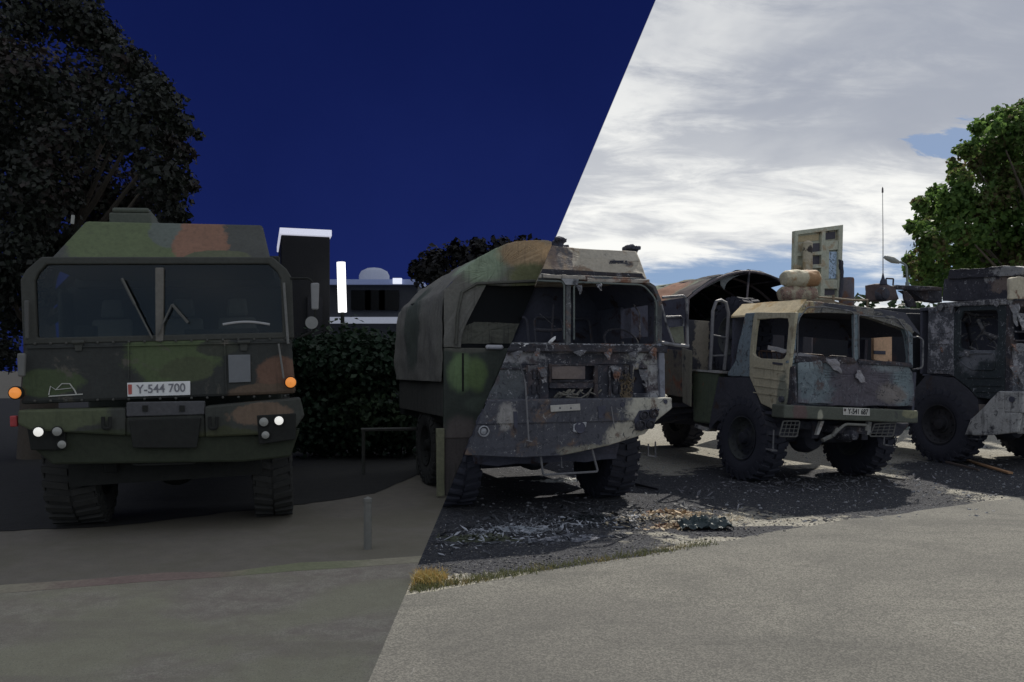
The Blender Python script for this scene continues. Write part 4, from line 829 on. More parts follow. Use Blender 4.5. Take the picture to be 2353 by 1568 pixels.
rc = F.ff([(1470, 944), (1516, 940), (1500, 985), (1462, 990), (1458, 965)], yb-.012); mb.prism(rc, (0, .012, 0)); mb.prism(F.ff([(1180, 946), (1188, 946), (1190, 985), (1182, 985)], yb-.01), (0, .012, 0)); mb.prism(F.ff([(1374, 934), (1392, 933), (1390, 960), (1376, 962)], yb-.01), (0, .012, 0))
mb.build('lamp_recess', CHARD, bu)
def lampd(p, r_, nm='headlight', mat=None, par=None):
    mb = MB(); mb.lathe(p, (0, -1, 0), [(-.03, r_*1.1), (.02, r_*1.1), (.025, r_*.9), (.0, r_*.8), (.015, r_*.4), (.02, .001)], 20); return mb.build(nm, mat or BARE, par, smooth=True)
for px, py, r_ in ((1480, 955, .05), (1502, 950, .05), (1472, 978, .055), (1494, 976, .045)): lampd(f(px, py, yb-.02), r_, 'headlight', CHARA, bu)
lampd(f(1111, 991, yb+.02), .055, 'headlight', BARE, bu)
mb = MB(); p = F.ff([(1092, 978), (1132, 974), (1128, 1028), (1090, 1032)], yb+.05); mb.prism(p, (0, .05, 0)); mb.build('lamp_housing', CHAR, bu, bevel=.01)
mb = MB(); q = F.ff([(1265, 932), (1333, 928), (1334, 943), (1266, 947)], yb-.02); mb.prism(q, (0, .012, 0)); ph = mb.build('plate_holder', paint('bleached plate holder', (.42, .41, .38), soot=.2), bu, bevel=.003)
mb = MB()
for px in (1287, 1312): mb.lathe(f(px, 938, yb-.022), (0, -1, 0), [(0, .010), (.002, .001)], 8)
for px, py, r_ in ((1431, 930, .022), (1529, 923, .02), (1333, 983, .05)): mb.lathe(f(px, py, yb-.002), (0, -1, 0), [(0, r_*1.3), (.008, r_*1.2), (.004, r_), (.004, .001)], 14)
mb.build('bolt_hole', CHARD, bu)
mb = MB(); mb.prism(F.ff([(1316, 976), (1350, 968), (1348, 982), (1330, 996), (1318, 992)], yb-.0), (0, .03, 0)); mb.build('tow_eye', BARE, bu, bevel=.01, warp=.03, lv=3, wsc=.08)
mb = MB(); mb.tube(F.ff([(1195, 838), (1207, 880), (1215, 1012)], yb-.04), .010, 6); mb.bar(f(1210, 1012, yb-.04), f(1222, 1015, yb-.04), .03, .012); mb.tube(F.ff([(1405, 935), (1412, 985)], yb-.03), .006, 5)
mb.tube(arc(F.ff([(1240, 1030), (1248, 1092), (1374, 1084), (1357, 1020)], yb+.06), .03), .013, 6); mb.tube(F.ff([(1290, 1050), (1291, 1075)], yb+.1), .006, 5)
mb.tube(F.ff([(1490, 1020), (1489, 1045)], .4), .010, 6); mb.tube(F.ff([(1506, 1015), (1506, 1050)], .4), .010, 6); mb.bar(f(1486, 1046, .4), f(1508, 1050, .4), .05, .015); mb.build('hanging_step', WIRE, t1, smooth=True)
wheel(F, t1, W-.62, W-.22, .95, .60, RUBB, RIM); wheel(F, t1, .12, .52, .95, .60, RUBB, RIM); wheel(F, t1, W-.62, W-.22, 5.6, .60, RUBB, RIM)
chassis(F, t1, W, 7.0, CHAR)
mb = MB(); mb.box(.4, 2.1, .15, 1.5, .55, 1.1); mb.build('engine_underside', CHARD, t1, warp=.12, lv=3, wsc=.2)
mb = MB(); mb.box(.3, 2.4, 2.0, 6.6, 1.0, 2.2); mb.build('load_body', CHARD, t1, bevel=.02)
mb = MB(); mb.box(.05, .75, 1.9, 3.4, .36, .98); mb.build('left_sun_block', CHARD, t1, bevel=.05)  # box added to keep sun off the ground under the truck
mb = MB(); mb.box(1.95, 2.65, 1.9, 3.4, .36, .98); mb.build('battery_box', CHARD, t1, bevel=.05)  # matching added box, blocks the sun on the other side
mb = MB(); mb.box(.85, 1.85, 1.55, 3.0, .34, .9); mb.build('gearbox', CHARD, t1, bevel=.06, warp=.08, lv=2)  # added filler box closing the sunlit gap between the two
tm1 = paint('torn scorched tin', (.13, .13, .14), ash=.5, rust=.3, soot=.2, ashc=(.4, .4, .42))
for k_, (px_, py_, w_, h_) in enumerate(((1186, 806, 26, 20), (1232, 800, 14, 30), (1330, 804, 30, 16), (1395, 802, 18, 26), (1452, 806, 24, 20), (1498, 800, 16, 34), (1415, 842, 20, 36), (1246, 845, 16, 34), (1478, 850, 14, 40), (1330, 655, 10, 22), (1376, 653, 8, 16))): torn(F, t1, px_, py_, w_, h_, -.05, tm1, k_)
bisect_tree(t1, 1)

# ============================================================ night half
ISDAY = False
NB, NG, NBR = (.045, .048, .045), (.095, .125, .060), (.19, .11, .075)
DRUB = paint('tyre rubber', (.045, .045, .042), rough=.9, var=.2); DMET = paint('dark under metal', (.022, .023, .021), rough=.85)
def glassy(name, tint, k):
    m = bpy.data.materials.new(name); m.use_nodes = True; nt = m.node_tree
    for n in list(nt.nodes): nt.nodes.remove(n)
    t = nd(nt, 'ShaderNodeBsdfTransparent', {0: tuple(tint)+(1,)}); g = nd(nt, 'ShaderNodeBsdfGlossy', {0: (.5, .5, .5, 1), 'Roughness': .12})
    mx = nd(nt, 'ShaderNodeMixShader', {0: k, 1: t.outputs[0], 2: g.outputs[0]}); nt.links.new(mx.outputs[0], nd(nt, 'ShaderNodeOutputMaterial').inputs[0]); return m
PANE = glassy('dusty windscreen pane', (.55, .58, .56), .06)
GLASS = plain('dark windscreen glass', (.010, .011, .012), rough=.35, spec=.12)
LENS = plain('lit lamp lens', (.9, .9, .85), rough=.2, emit=(1, .97, .9), es=.55); CLR = plain('clear lamp lens', (.34, .34, .31), rough=.2)
AMB = plain('amber lens', (.85, .32, .08), rough=.3, emit=(1, .33, .06), es=.45); REDL = plain('red marker', (.45, .06, .06), rough=.3); BLUL = plain('blue marker', (.10, .35, .6), rough=.3)
F = Fr(-4.57, 7.6, 15, -2, 2.58); W = F.W; f, sd_ = F.f, F.s_
n1_ = root('camouflage_truck', F.M, 'intact camouflage truck with white number plate and amber lamps at night, left of the hedge', 'truck')
frm_ = paint('olive hinge', (.07, .07, .06))
fcam = paint('three tone camouflage front', NB, blobs=[(f(395, 820), (.42, .4, .26), NG), (f(430, 850), (.25, .4, .12), (.085, .10, .055)), (f(110, 880), (.30, .4, .13), (.075, .10, .05)), (f(650, 860), (.26, .4, .17), (.17, .10, .07)), (f(600, 900), (.3, .4, .08), (.14, .10, .07)), (f(500, 800), (.2, .4, .08), (.06, .065, .05))], wild=.32, soft=.10, var=.22, streak=.22, sootc=(.03, .03, .026), rough=.75, rust=.08, rustc=(.12, .11, .09))
zW, zT = f(360, 780).z, f(360, 612).z
xL, xR = f(58, 800).x, f(672, 800).x
mb = MB(); mb.prism(F.ff([(46, 930), (56, 790), (668, 775), (680, 905)]), (0, .06, 0)); mb.build('front_panel', fcam, n1_, bevel=.03)
mb = MB()
mb.bar(f(295, 786, -.01), f(295, 872, -.01), .012, .01, (0, 1, 0)); mb.bar(f(516, 782, -.01), f(520, 905, -.01), .012, .01, (0, 1, 0)); mb.bar(f(60, 800, -.01), f(668, 786, -.01), .014, .012); mb.build('panel_seam', fcam, n1_)
o = [Vector((x, 0, z)) for x, z in ((xL-.02, zW-.02), (xR+.02, zW-.02), (xR+.02, zT-.12), (xR-.03, zT-.03), (xR-.16, zT+.09), (xL+.16, zT+.09), (xL+.03, zT-.03), (xL-.02, zT-.12))]
i_ = [Vector((x, 0, z)) for x, z in ((xL+.10, zW+.04), (xR-.09, zW+.04), (xR-.09, zT-.13), (xR-.12, zT-.06), (xR-.20, zT+.02), (xL+.20, zT+.02), (xL+.13, zT-.06), (xL+.10, zT-.13))]
frm = frm_ = paint('dark olive frame', (.062, .064, .056)); mb = MB(); mb.ring(o, i_, (0, .08, 0)); wf = mb.build('windscreen_frame', frm, n1_, bevel=.015)
mb = MB(); mb.prism(F.ff([(356, 615), (376, 615), (375, 785), (357, 785)], -.015), (0, .06, 0)); mb.build('centre_post', paint('greyish post', (.17, .16, .14)), n1_, bevel=.01)
mb = MB(); mb.prism([v+Vector((0, .045, 0)) for v in i_], (0, .008, 0)); mb.build('windscreen', PANE, n1_)
stm = paint('grey seat cloth', (.16, .16, .15)); dsm = paint('dark dashboard', (.07, .07, .065))
for x_ in (.42, 1.15, 1.72):
    mb = MB(); mb.prism([(x_, 1.15, zW-.25), (x_+.44, 1.15, zW-.25), (x_+.42, 1.32, zW+.28), (x_+.02, 1.32, zW+.28)], (0, .10, 0)); mb.prism([(x_+.10, 1.34, zW+.30), (x_+.34, 1.34, zW+.30), (x_+.32, 1.36, zW+.50), (x_+.12, 1.36, zW+.50)], (0, .07, 0)); mb.build('seat', stm, n1_, bevel=.03)
mb = MB(); mb.box(xL+.08, xR-.08, .12, .50, zW-.12, zW+.03); mb.box(1.5, 2.2, .2, .5, zW+.03, zW+.10); mb.box(.5, .7, .25, .35, zW+.03, zW+.16); mb.build('dashboard', dsm, n1_, bevel=.02)
for a, b, c in (((362, 770), (395, 700), (432, 742)), ((350, 778), (310, 700), (280, 640))):
    mb = MB(); mb.tube([f(*a, -.03), f(*b, -.04)], .009, 6); mb.tube([f(*b, -.045), f(*c, -.03)], .014, 5); mb.build('wiper', paint('wiper grey', (.12, .12, .11)), n1_)
mb = MB(); mb.tube([f(512+k*12, 746-6*math.sin(math.pi*k/9), .02) for k in range(10)], .012, 6); mb.build('steering_wheel', plain('pale rim reflection', (.42, .42, .42)), n1_, smooth=True)  # arc coloured pale for the reflection on the steering wheel rim
# interior shapes: seat backs behind glass are hidden; cab box
mb = MB(); mb.box(xL, xR, .09, 1.7, f(0, 930).z, zW-.13); mb.box(xL, xR, 1.62, 1.7, zW-.12, zT-.03); mb.box(xL+.1, xR-.1, 1.5, 1.60, zT-.06, zT+.3); mb.box(xL+.16, xR-.16, .09, 1.7, zT+.02, zT+.07); mb.box(xL, xL+.05, 1.15, 1.61, zW-.12, zT-.10); mb.box(xR-.05, xR, 1.15, 1.61, zW-.12, zT-.10); mb.box(xL, xL+.05, .09, .16, zW-.12, zT-.1); mb.box(xR-.05, xR, .09, .16, zW-.12, zT-.1); mb.build('cab', paint('dark camouflage cab', NB), n1_, bevel=.02)
# small fittings of the intact cab: bolts, hinges, tow hooks, step rail, hoses
r9 = random.Random(77); mb = MB()
for px_ in range(80, 660, 36):
    for py_ in (790, 922): mb.lathe(f(px_, py_-(px_-80)*.02, -.008), (0, -1, 0), [(-.01, .012), (.004, .012), (.008, .001)], 8)
for a_ in range(7): mb.lathe(f(296, 795+a_*11, -.008), (0, -1, 0), [(-.01, .008), (.005, .001)], 6)
mb.build('rivets', paint('dull rivets', (.09, .09, .08)), n1_)
for px_ in (180, 560):
    mb = MB(); mb.cyl(f(px_-14, 787, -.03), f(px_+14, 786, -.03), .018, 10); mb.prism(F.ff([(px_-10, 787), (px_+10, 787), (px_+7, 806), (px_-7, 806)], -.02), (0, .02, 0)); mb.build('hinge', frm_, n1_)
for px_ in (245, 490):
    mb = MB(); mb.tube(arc(F.ff([(px_-8, 958), (px_-8, 985), (px_+8, 985), (px_+8, 958)], -.20), .04), .018, 8); mb.build('tow_hook', DMET, n1_, smooth=True)
mb = MB(); mb.tube(arc(F.ff([(300, 1040), (305, 1068), (450, 1064), (452, 1036)], -.05), .04), .014, 6); mb.build('step_rail', DMET, n1_, smooth=True)
# sloped roof hood in camouflage
hcam = paint('camouflage roof hood', (.075, .078, .07), blobs=[(f(310, 555, .3), (.62, .8, .5), (.115, .145, .07)), (f(390, 530, .5), (.18, .8, .2), (.12, .14, .12)), (f(462, 560, .3), (.25, .8, .5), (.24, .13, .085)), (f(500, 590, .1), (.3, .8, .08), (.11, .12, .07))], wild=.28, soft=.07, var=.2, streak=.25, sootc=(.035, .035, .03))
y0, y1_ = .12, .55
fp = [f(108, 602, y0), f(622, 598, y0), f(603, 517, y1_), f(196, 508, y1_)]
top = [p+Vector((0, 1.0, 0)) for p in fp]; top[0].z = fp[0].z; top[1].z = fp[1].z
mb = MB(); mb.add(fp+[Vector((fp[0].x, 1.7, fp[0].z)), Vector((fp[1].x, 1.7, fp[1].z)), Vector((fp[2].x, 1.5, fp[2].z)), Vector((fp[3].x, 1.5, fp[3].z))], [(0, 1, 2, 3), (0, 4, 5, 1), (1, 5, 6, 2), (2, 6, 7, 3), (3, 7, 4, 0), (4, 7, 6, 5)])
hd = mb.build('roof_hood', hcam, n1_, bevel=.03)
mb = MB(); p, q = f(255, 508, .8), f(350, 482, .8); mb.box(p.x, q.x, .7, 1.3, p.z-.05, q.z-.05); mb.box(p.x+.03, q.x-.02, .7, 1.3, q.z-.05, q.z); mb.build('roof_hatch', paint('hatch olive', (.09, .10, .08)), hd, bevel=.02)
mb = MB(); mb.tube([f(166, 515, .4), f(168, 495, .4)], .018, 6); mb.build('hood_fitting', CLR, hd)
# numberplate, tactical mark, patch
pp = F.ff([(292, 880), (437, 876), (437, 908), (293, 912)], -.012); mb = MB(); mb.prism(pp, (0, .01, 0)); npl = mb.build('number_plate', plain('white plate', (.85, .85, .83)), n1_, bevel=.003)
c = sum(pp, Vector())/4; text_mesh('plate_lettering', 'Y-544 700', .115, FRONT_M(c+Vector((.02, -.004, 0))), plain('faded lettering', (.22, .22, .24)), npl, .9)
mb = MB(); mb.prism([p+Vector((0, -.002, 0)) for p in F.ff([(294, 884), (303, 884), (303, 906), (295, 907)], -.014)], (0, .002, 0)); mb.build('plate_flag', plain('red flag mark', (.5, .12, .1)), npl)
mb = MB(); mb.prism(F.ff([(524, 816), (575, 815), (576, 878), (526, 880)], -.02), (0, .02, 0)); mb.build('class_plate', plain('grey plate', (.18, .19, .20)), n1_, bevel=.004)
mk = plain('whitish paint', (.55, .55, .5)); mb = MB()
pts = F.ff([(112, 908), (116, 888), (128, 896), (142, 882), (160, 882), (172, 898), (176, 908)], -.006)
mb.tube(pts, .006, 4); mb.tube(F.ff([(112, 911), (190, 906)], -.006), .007, 4); mb.tube(F.ff([(128, 896), (164, 892)], -.006), .004, 4); mb.build('unit_mark', mk, n1_)
# bumper
bcam = paint('camouflage bumper', (.055, .058, .05), blobs=[(f(140, 955), (.50, .5, .14), (.10, .115, .065)), (f(600, 950), (.30, .5, .12), (.17, .12, .085)), (f(240, 1010), (.35, .5, .12), (.05, .06, .035)), (f(520, 1010), (.35, .5, .14), (.06, .065, .035))], wild=.3, soft=.1, var=.22, streak=.3, sootc=(.03, .03, .025))
yb = -.15
mb = MB(); mb.prism(F.ff([(40, 943), (288, 938), (288, 1002), (70, 990), (40, 975)], yb), (0, .3, 0)); mb.prism(F.ff([(470, 934), (690, 914), (700, 955), (680, 985), (600, 1000), (472, 1005)], yb), (0, .3, 0)); mb.prism(F.ff([(288, 958), (470, 952), (472, 1005), (288, 1002)], yb+.03), (0, .25, 0))
b_ = mb.build('bumper', bcam, n1_, bevel=.02)
mb = MB(); mb.prism(F.ff([(290, 925), (470, 922), (470, 953), (290, 958)], yb+.01), (0, .1, 0)); mb.build('step_recess', paint('grey step plate', (.085, .085, .09)), b_, bevel=.01)
mb = MB()
for px in (333, 418): mb.prism(F.ff([(px-6, 932), (px+6, 932), (px+6, 946), (px-6, 946)], yb-.005), (0, .02, 0))
mb.build('slot', DMET, b_)
mb = MB(); mb.prism(F.ff([(68, 985), (600, 1000), (690, 985), (668, 1050), (560, 1062), (120, 1068), (75, 1030)], yb+.06), (0, .15, 0)); mb.build('lower_apron', paint('dark green apron', (.035, .042, .026)), b_, bevel=.02)
mb = MB(); mb.prism(F.ff([(295, 965), (462, 960), (452, 1030), (305, 1030)], yb-.01), (0, .04, 0)); mb.build('winch_plate', DMET, b_, bevel=.01)
mb = MB(); mb.prism(F.ff([(60, 975), (150, 975), (150, 1005), (145, 1035), (70, 1035)], yb+.02), (0, .05, 0)); mb.build('lamp_housing', DMET, b_, bevel=.01)
mb = MB(); mb.prism(F.ff([(590, 955), (680, 950), (680, 1010), (595, 1022)], yb-.01), (0, .05, 0)); mb.build('lamp_housing', DMET, b_, bevel=.01)
for px, py, r_, m_ in ((88, 993, .042, LENS), (131, 992, .040, CLR), (142, 1022, .036, CLR), (606, 970, .042, CLR), (641, 967, .042, LENS), (610, 1000, .036, CLR)):
    mb = MB(); mb.lathe(f(px, py, yb-.02), (0, -1, 0), [(-.02, r_*1.2), (.01, r_*1.2), (.015, r_)], 18); hl = mb.build('headlight', DMET, b_, smooth=True); mb = MB(); mb.lathe(f(px, py, yb-.035), (0, -1, 0), [(0, r_), (.008, r_*.7), (.012, .001)], 18); mb.build('lens', m_, hl, smooth=True)
for px, py in ((37, 903), (668, 879)):
    mb = MB(); p = f(px, py, -.06); mb.lathe(p, (0, -1, 0), [(-.04, .06), (.02, .062), (.03, .05)], 16); ir = mb.build('indicator', DMET, n1_, smooth=True); mb = MB(); mb.lathe(p+Vector((0, -.03, 0)), (0, -1, 0), [(0, .052), (.02, .045), (.035, .001)], 16); mb.build('lens', AMB, ir, smooth=True)
for px, py, m_ in ((33, 968, REDL), (671, 933, BLUL)):
    mb = MB(); p = f(px, py, -.05); mb.box(p.x-.03, p.x+.03, p.y-.03, p.y+.02, p.z-.05, p.z+.05); mb.build('marker', m_, n1_, bevel=.01)
# mirrors
for a, pts, mm in ((None, [(714, 650), (734, 650), (732, 712), (716, 712)], (.26, .26, .26)), (None, [(38, 812), (58, 812), (56, 866), (40, 866)], (.17, .17, .16)), (None, [(54, 690), (66, 690), (66, 780), (56, 780)], (.09, .09, .085))):
    mb = MB(); mb.prism(F.ff(pts, -.1), (0, .05, 0)); mr = mb.build('mirror', plain('mirror shell', mm), n1_, bevel=.015)
mb = MB(); mb.tube(arc([f(668, 640, .0), f(712, 640, -.08), f(724, 660, -.08), f(724, 760, -.08), f(690, 775, 0)], .04), .012, 6); mb.build('mirror_arm', DMET, n1_, smooth=True)
mb = MB(); mb.lathe(f(716, 742, -.1), (0, -1, 0), [(-.04, .05), (.01, .062), (.012, .001)], 18); mb.build('round_mirror', plain('round mirror', (.24, .24, .23)), n1_, smooth=True)
mb = MB(); mb.tube(F.ff([(652, 650), (662, 790)], -.03), .014, 6); mb.tube(F.ff([(640, 790), (652, 870)], -.04), .010, 6); mb.build('grab_handle', paint('grey handle', (.19, .19, .18)), n1_, smooth=True)
wheel(F, n1_, .12, .62, 1.0, .60, DRUB, DMET); wheel(F, n1_, W-.50, W-.1, 1.0, .60, DRUB, DMET); wheel(F, n1_, .12, .52, 5.4, .60, DRUB, DMET); wheel(F, n1_, W-.5, W-.1, 5.4, .60, DRUB, DMET)
chassis(F, n1_, W, 7.0, DMET)
mb = MB(); mb.box(.4, W-.4, .3, 1.5, .5, 1.1); mb.build('engine_underside', DMET, n1_); mb = MB(); mb.box(.2, W-.2, 2.1, 7.0, 1.0, 2.45); mb.build('load_body', paint('dark load body', (.03, .035, .028)), n1_, bevel=.03)

# canvas topped truck at the seam
F = Fr(-.86, 10.4, 20, 0, 2.6); W = F.W; f, sd_ = F.f, F.s_
n2_ = root('canvas_truck', F.M, 'camouflage truck with rounded canvas top at night, its front cut off by the middle seam', 'truck')
cm = paint('camouflage canvas top', (.19, .185, .165), blobs=[(f(1105, 590), (.36, .8, .33), (.30, .37, .26)), (f(1215, 585), (.42, .8, .2), (.42, .30, .18)), (f(1215, 640), (.3, .8, .2), (.18, .19, .10)), ((0, 1.6, 2.2), (.5, .5, .6), (.085, .10, .085))], wild=.25, soft=.25, streak=.35, sootc=(.05, .05, .045), rough=.95)
zE, zP = f(1010, 668).z, f(1170, 549).z; zS = f(1000, 1000).z
def ar(x, y):
    t = (x-W/2)/(W/2); k = 1-.012*y; return zE+(zP-zE)*(1-abs(t)**2.2)*k-.03*y
xs = [W*k/24 for k in range(25)]; rows = [0, .35, .7, 1.1, 1.5, 1.9, 2.3, 2.7]
lz = [zE-(zE-1.45)*k/6 for k in (6, 4.5, 3, 1.5)]
vs = []
for j, y in enumerate(rows):
    s0 = -.06 if j % 2 else 0
    vs += [(s0*.5-.02, y, z) for z in lz]+[(x, y, ar(x, y)+s0*.6*(1-abs(x-W/2)/W)) for x in xs]+[(W+.02, y, z) for z in reversed(lz)]
n = len(xs)+8; fs = [(j*n+i, j*n+i+1, (j+1)*n+i+1, (j+1)*n+i) for j in range(len(rows)-1) for i in range(n-1)]
mb = MB(); mb.add(vs, fs); mb.build('canvas_top', cm, n2_, smooth=True, warp=.09, lv=2, wsc=.35)
# front canvas apron above the windscreen
zwT, zwB = f(1100, 655).z, f(1100, 800).z
mb = MB(); prof = [Vector((x, -.02, ar(x, 0))) for x in xs]; lo = [Vector((W, -.02, zE-.5)), Vector((W-.25, -.02, zE-.1)), Vector((W-.6, -.02, zwT+.03)), Vector((.55, -.02, zwT)), Vector((.30, -.02, zwT-.12)), Vector((.22, -.02, zwB)), Vector((.0, -.02, zwB))]
mb.prism(prof+lo, (0, .04, 0)); mb.build('front_canvas', cm, n2_, bevel=.01, warp=.05, lv=3, wsc=.25)
mb = MB(); mb.prism([Vector((.2, .05, zwB)), Vector((W-.1, .05, zwB)), Vector((W-.1, .05, zwT+.1)), Vector((.3, .05, zwT+.1))], (0, .02, 0)); mb.build('windscreen', GLASS, n2_)
mb = MB(); mb.prism(F.ff([(1060, 790), (1230, 790), (1230, 745), (1140, 742), (1090, 740), (1064, 752)], .04), (0, .02, 0)); mb.build('dashboard', paint('olive grey dash', (.13, .13, .105), streak=.7, sootc=(.03, .03, .03)), n2_, warp=.03, lv=3, wsc=.1)
mb = MB(); mb.tube(F.ff([(1048, 792), (1052, 720), (1062, 672), (1095, 652), (1230, 646)], -.04), .02, 6); mb.build('windscreen_frame', paint('olive frame', (.10, .10, .085)), n2_)
bcm = paint('camouflage lower front', (.055, .065, .055), blobs=[(f(1058, 855), (.16, .4, .24), (.17, .25, .12)), (f(1095, 860), (.14, .4, .22), (.13, .19, .08)), (f(1080, 800), (.4, .4, .06), (.12, .12, .10)), (f(1060, 1010), (.25, .4, .28), (.15, .13, .12)), (f(1100, 930), (.2, .4, .1), (.08, .10, .08))], wild=.3, soft=.3, streak=.2)
mb = MB(); mb.box(.0, W, -.01, .05, f(1010, 1010).z, zwB); mb.build('front_panel', bcm, n2_, bevel=.02)
mb = MB(); mb.prism(F.ff([(1062, 812), (1066, 812), (1066, 900), (1062, 900)], -.02), (0, .02, 0)); mb.build('panel_seam', DMET, n2_)
mb = MB(); mb.lathe(f(1136, 798, -.05), (1, 0, 0), [(-.12, .01), (-.1, .03), (.1, .03), (.12, .01)], 12); mb.build('door_lever', plain('pale fitting', (.55, .55, .58)), n2_, smooth=True)
mb = MB(); mb.prism(F.ff([(1003, 985), (1022, 985), (1022, 1140), (1005, 1142)], -.06), (0, .05, 0)); mb.build('corner_strip', paint('pale olive strip', (.26, .26, .17)), n2_, bevel=.01)
mb = MB(); mb.box(.02, .06, 0.02, 2.7, 1.0, 1.5); mb.build('side_panel', paint('camouflage side', (.09, .09, .08), streak=.4), n2_, bevel=.01)
mb = MB(); mb.box(.1, W-.1, .1, 3.0, .9, zwB); mb.build('body', DMET, n2_)
mb = MB(); mb.box(.04, W-.04, .5, 2.6, zwB, zE-.02); mb.box(.03, .2, .05, .5, zwB, zE-.1); mb.build('cab', DMET, n2_)
mb = MB(); mb.prism(F.ff([(1022, 1000), (1200, 1000), (1200, 1130), (1024, 1140)], .0), (0, .05, 0)); mb.build('lower_apron', paint('mottled apron', (.12, .105, .10), streak=.5, sootc=(.05, .05, .045)), n2_, bevel=.01)
wheel(F, n2_, .05, .42, 1.2, .55, DRUB, DMET); wheel(F, n2_, W-.45, W-.05, 1.2, .55, DRUB, DMET)
bisect_tree(n2_, -1)

# beyond the night trucks: sheds, light tube, hedge
def boxthing(name, lab, cat, pts): pass
c = at(650, 740, 17); e = at(758, 545, 17)
HM = Matrix.Translation((e.x, 17, 0)) @ Matrix.Rotation(R(17), 4, 'Z') @ Matrix.Translation((-e.x, -17, 0))
bt = root('site_hut', HM, 'tall dark site hut with a white glowing roof edge behind the intact camouflage truck', 'hut')
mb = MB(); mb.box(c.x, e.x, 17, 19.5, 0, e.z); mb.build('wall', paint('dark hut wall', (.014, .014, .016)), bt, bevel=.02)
mb = MB(); mb.box(c.x-.03, e.x+.03, 16.9, 19.6, e.z, e.z+.13); mb.build('roof', plain('glowing white roof edge', (.75, .75, .78), emit=(.8, .82, 1), es=.55), bt, bevel=.01)  # roof edge emits by itself, in place of light falling on it
mb = MB(); mb.box(e.x-.45, e.x-.15, 16.93, 16.99, c.z-.6, c.z+.5); mb.build('door', paint('hut door', (.02, .02, .024)), bt)
p0 = at(787, 718, 16.5); p1 = at(783, 603, 16.5)
lt = root('site_light', Matrix.Translation((p0.x, 16.5, 0)), 'tall glowing white tube light beside the dark site hut', 'light')
mb = MB(); mb.tube([(0, 0, 0), (0, 0, p0.z)], .04, 8); mb.build('post', DMET, lt)
mb = MB(); mb.tube([(0, 0, p0.z), (-.03, 0, p1.z)], .085, 12); mb.build('tube', plain('glowing tube', (.9, .9, .9), emit=(1, 1, 1), es=1.6), lt, smooth=True)
a = at(800, 735, 21); b = at(960, 655, 21)
hs_ = root('flat_roofed_building', Matrix.Identity(4), 'low dark flat roofed building with glowing pale roof edge and small dome, above the hedge', 'building')
mb = MB(); mb.box(a.x-1.2, b.x, 21, 27, 0, b.z); mb.build('wall', paint('dark building wall', (.06, .066, .08)), hs_)
mb = MB(); mb.box(a.x-1.2, b.x+.1, 20.8, 27.2, b.z, b.z+.12); mb.build('roof', plain('glowing pale roof edge', (.16, .2, .34), emit=(.3, .38, .7), es=.18), hs_)  # faint glow in the material stands in for light on the edge
mb = MB(); mb.box(a.x-.6, b.x, 20.86, 20.98, a.z-.10, a.z+.06); mb.build('ledge', plain('glowing pale ledge', (.35, .37, .42), emit=(.6, .65, .8), es=.28), hs_)  # ledge emits a little to imitate light falling on it
mb = MB(); mb.box(at(905, 0, 20.9).x, at(925, 0, 20.9).x, 20.7, 20.8, b.z+.0, b.z+.14); mb.build('roof_lamp', plain('roof lamp', (.8, .8, .85), emit=(.8, .85, 1), es=.8), hs_)
mb = MB(); cc = at(860, 634, 23); mb.lathe(cc, (0, 0, 1), [(-.3, .42), (0, .42), (.12, .36), (.2, .2), (.23, .001)], 24); mb.build('dome', plain('glowing pale dome', (.3, .33, .42), emit=(.5, .55, .7), es=.12), hs_, smooth=True)  # weak emission imitates light on the dome, which is no lamp
for px in (830, 862, 894): mb = MB(); q = at(px, 690, 20.97); mb.box(q.x-.25, q.x+.25, 20.93, 20.99, q.z-.25, q.z+.25); mb.build('window', GLASS, hs_)
side_ok = lambda p: (p-PO).dot(PN) < -.05
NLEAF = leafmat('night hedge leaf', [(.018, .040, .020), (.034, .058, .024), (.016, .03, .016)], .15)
cl = []; r7 = random.Random(21)
for k in range(40):
    px = 690+k*6.6; cl.append((at(px, 815+r7.random()*50, 15+r7.random()*.8), .55+.25*r7.random(), 330)); cl.append((at(px, 930+r7.random()*80, 14.8+r7.random()*.8), .6, 220))
    cl.append((at(px, 792+r7.random()*22, 15.2+r7.random()*.6), .30, 150))
hg = root('hedge', Matrix.Translation((0, 0, 0)), 'dim green clipped hedge between the two camouflage trucks', 'hedge')
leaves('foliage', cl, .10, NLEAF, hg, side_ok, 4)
mb = MB()
for k in range(12): p = at(700+k*22, 860, 15.3); mb.tube([(p.x, p.y, 0), (p.x+.05, p.y, .7), (p.x-.04, p.y, 1.5)], .03, 6)
mb.build('stem', plain('hedge stem', (.04, .03, .02)), hg)
# crates/low kerb rail under the hedge
mb = MB(); mb.tube([at(830, 988, 12.6), at(1000, 985, 12.6)], .03, 6); mb.tube([Vector((at(835, 0, 12.6).x, 12.6, 0)), at(835, 988, 12.6)], .03, 6); mb.tube([Vector((at(960, 0, 12.6).x, 12.6, 0)), at(960, 986, 12.6)], .03, 6); o = mb.build('low_rail', plain('dull rail', (.07, .07, .06)), None, smooth=True); tag(o, 'low grey metal rail in the dark gap below the hedge', 'rail')
mb = MB(); mb.tube([gnd(845, 1262), gnd(845, 1262)+Vector((0, 0, .42))], .035, 10); mb.lathe(gnd(845, 1262)+Vector((0, 0, .42)), (0, 0, 1), [(0, .04), (.03, .04), (.05, .001)], 12); o = mb.build('marker_post', plain('grey post', (.16, .16, .145)), None, smooth=True); tag(o, 'short pale grey marker post on the tarmac in front of the dark gap', 'post')
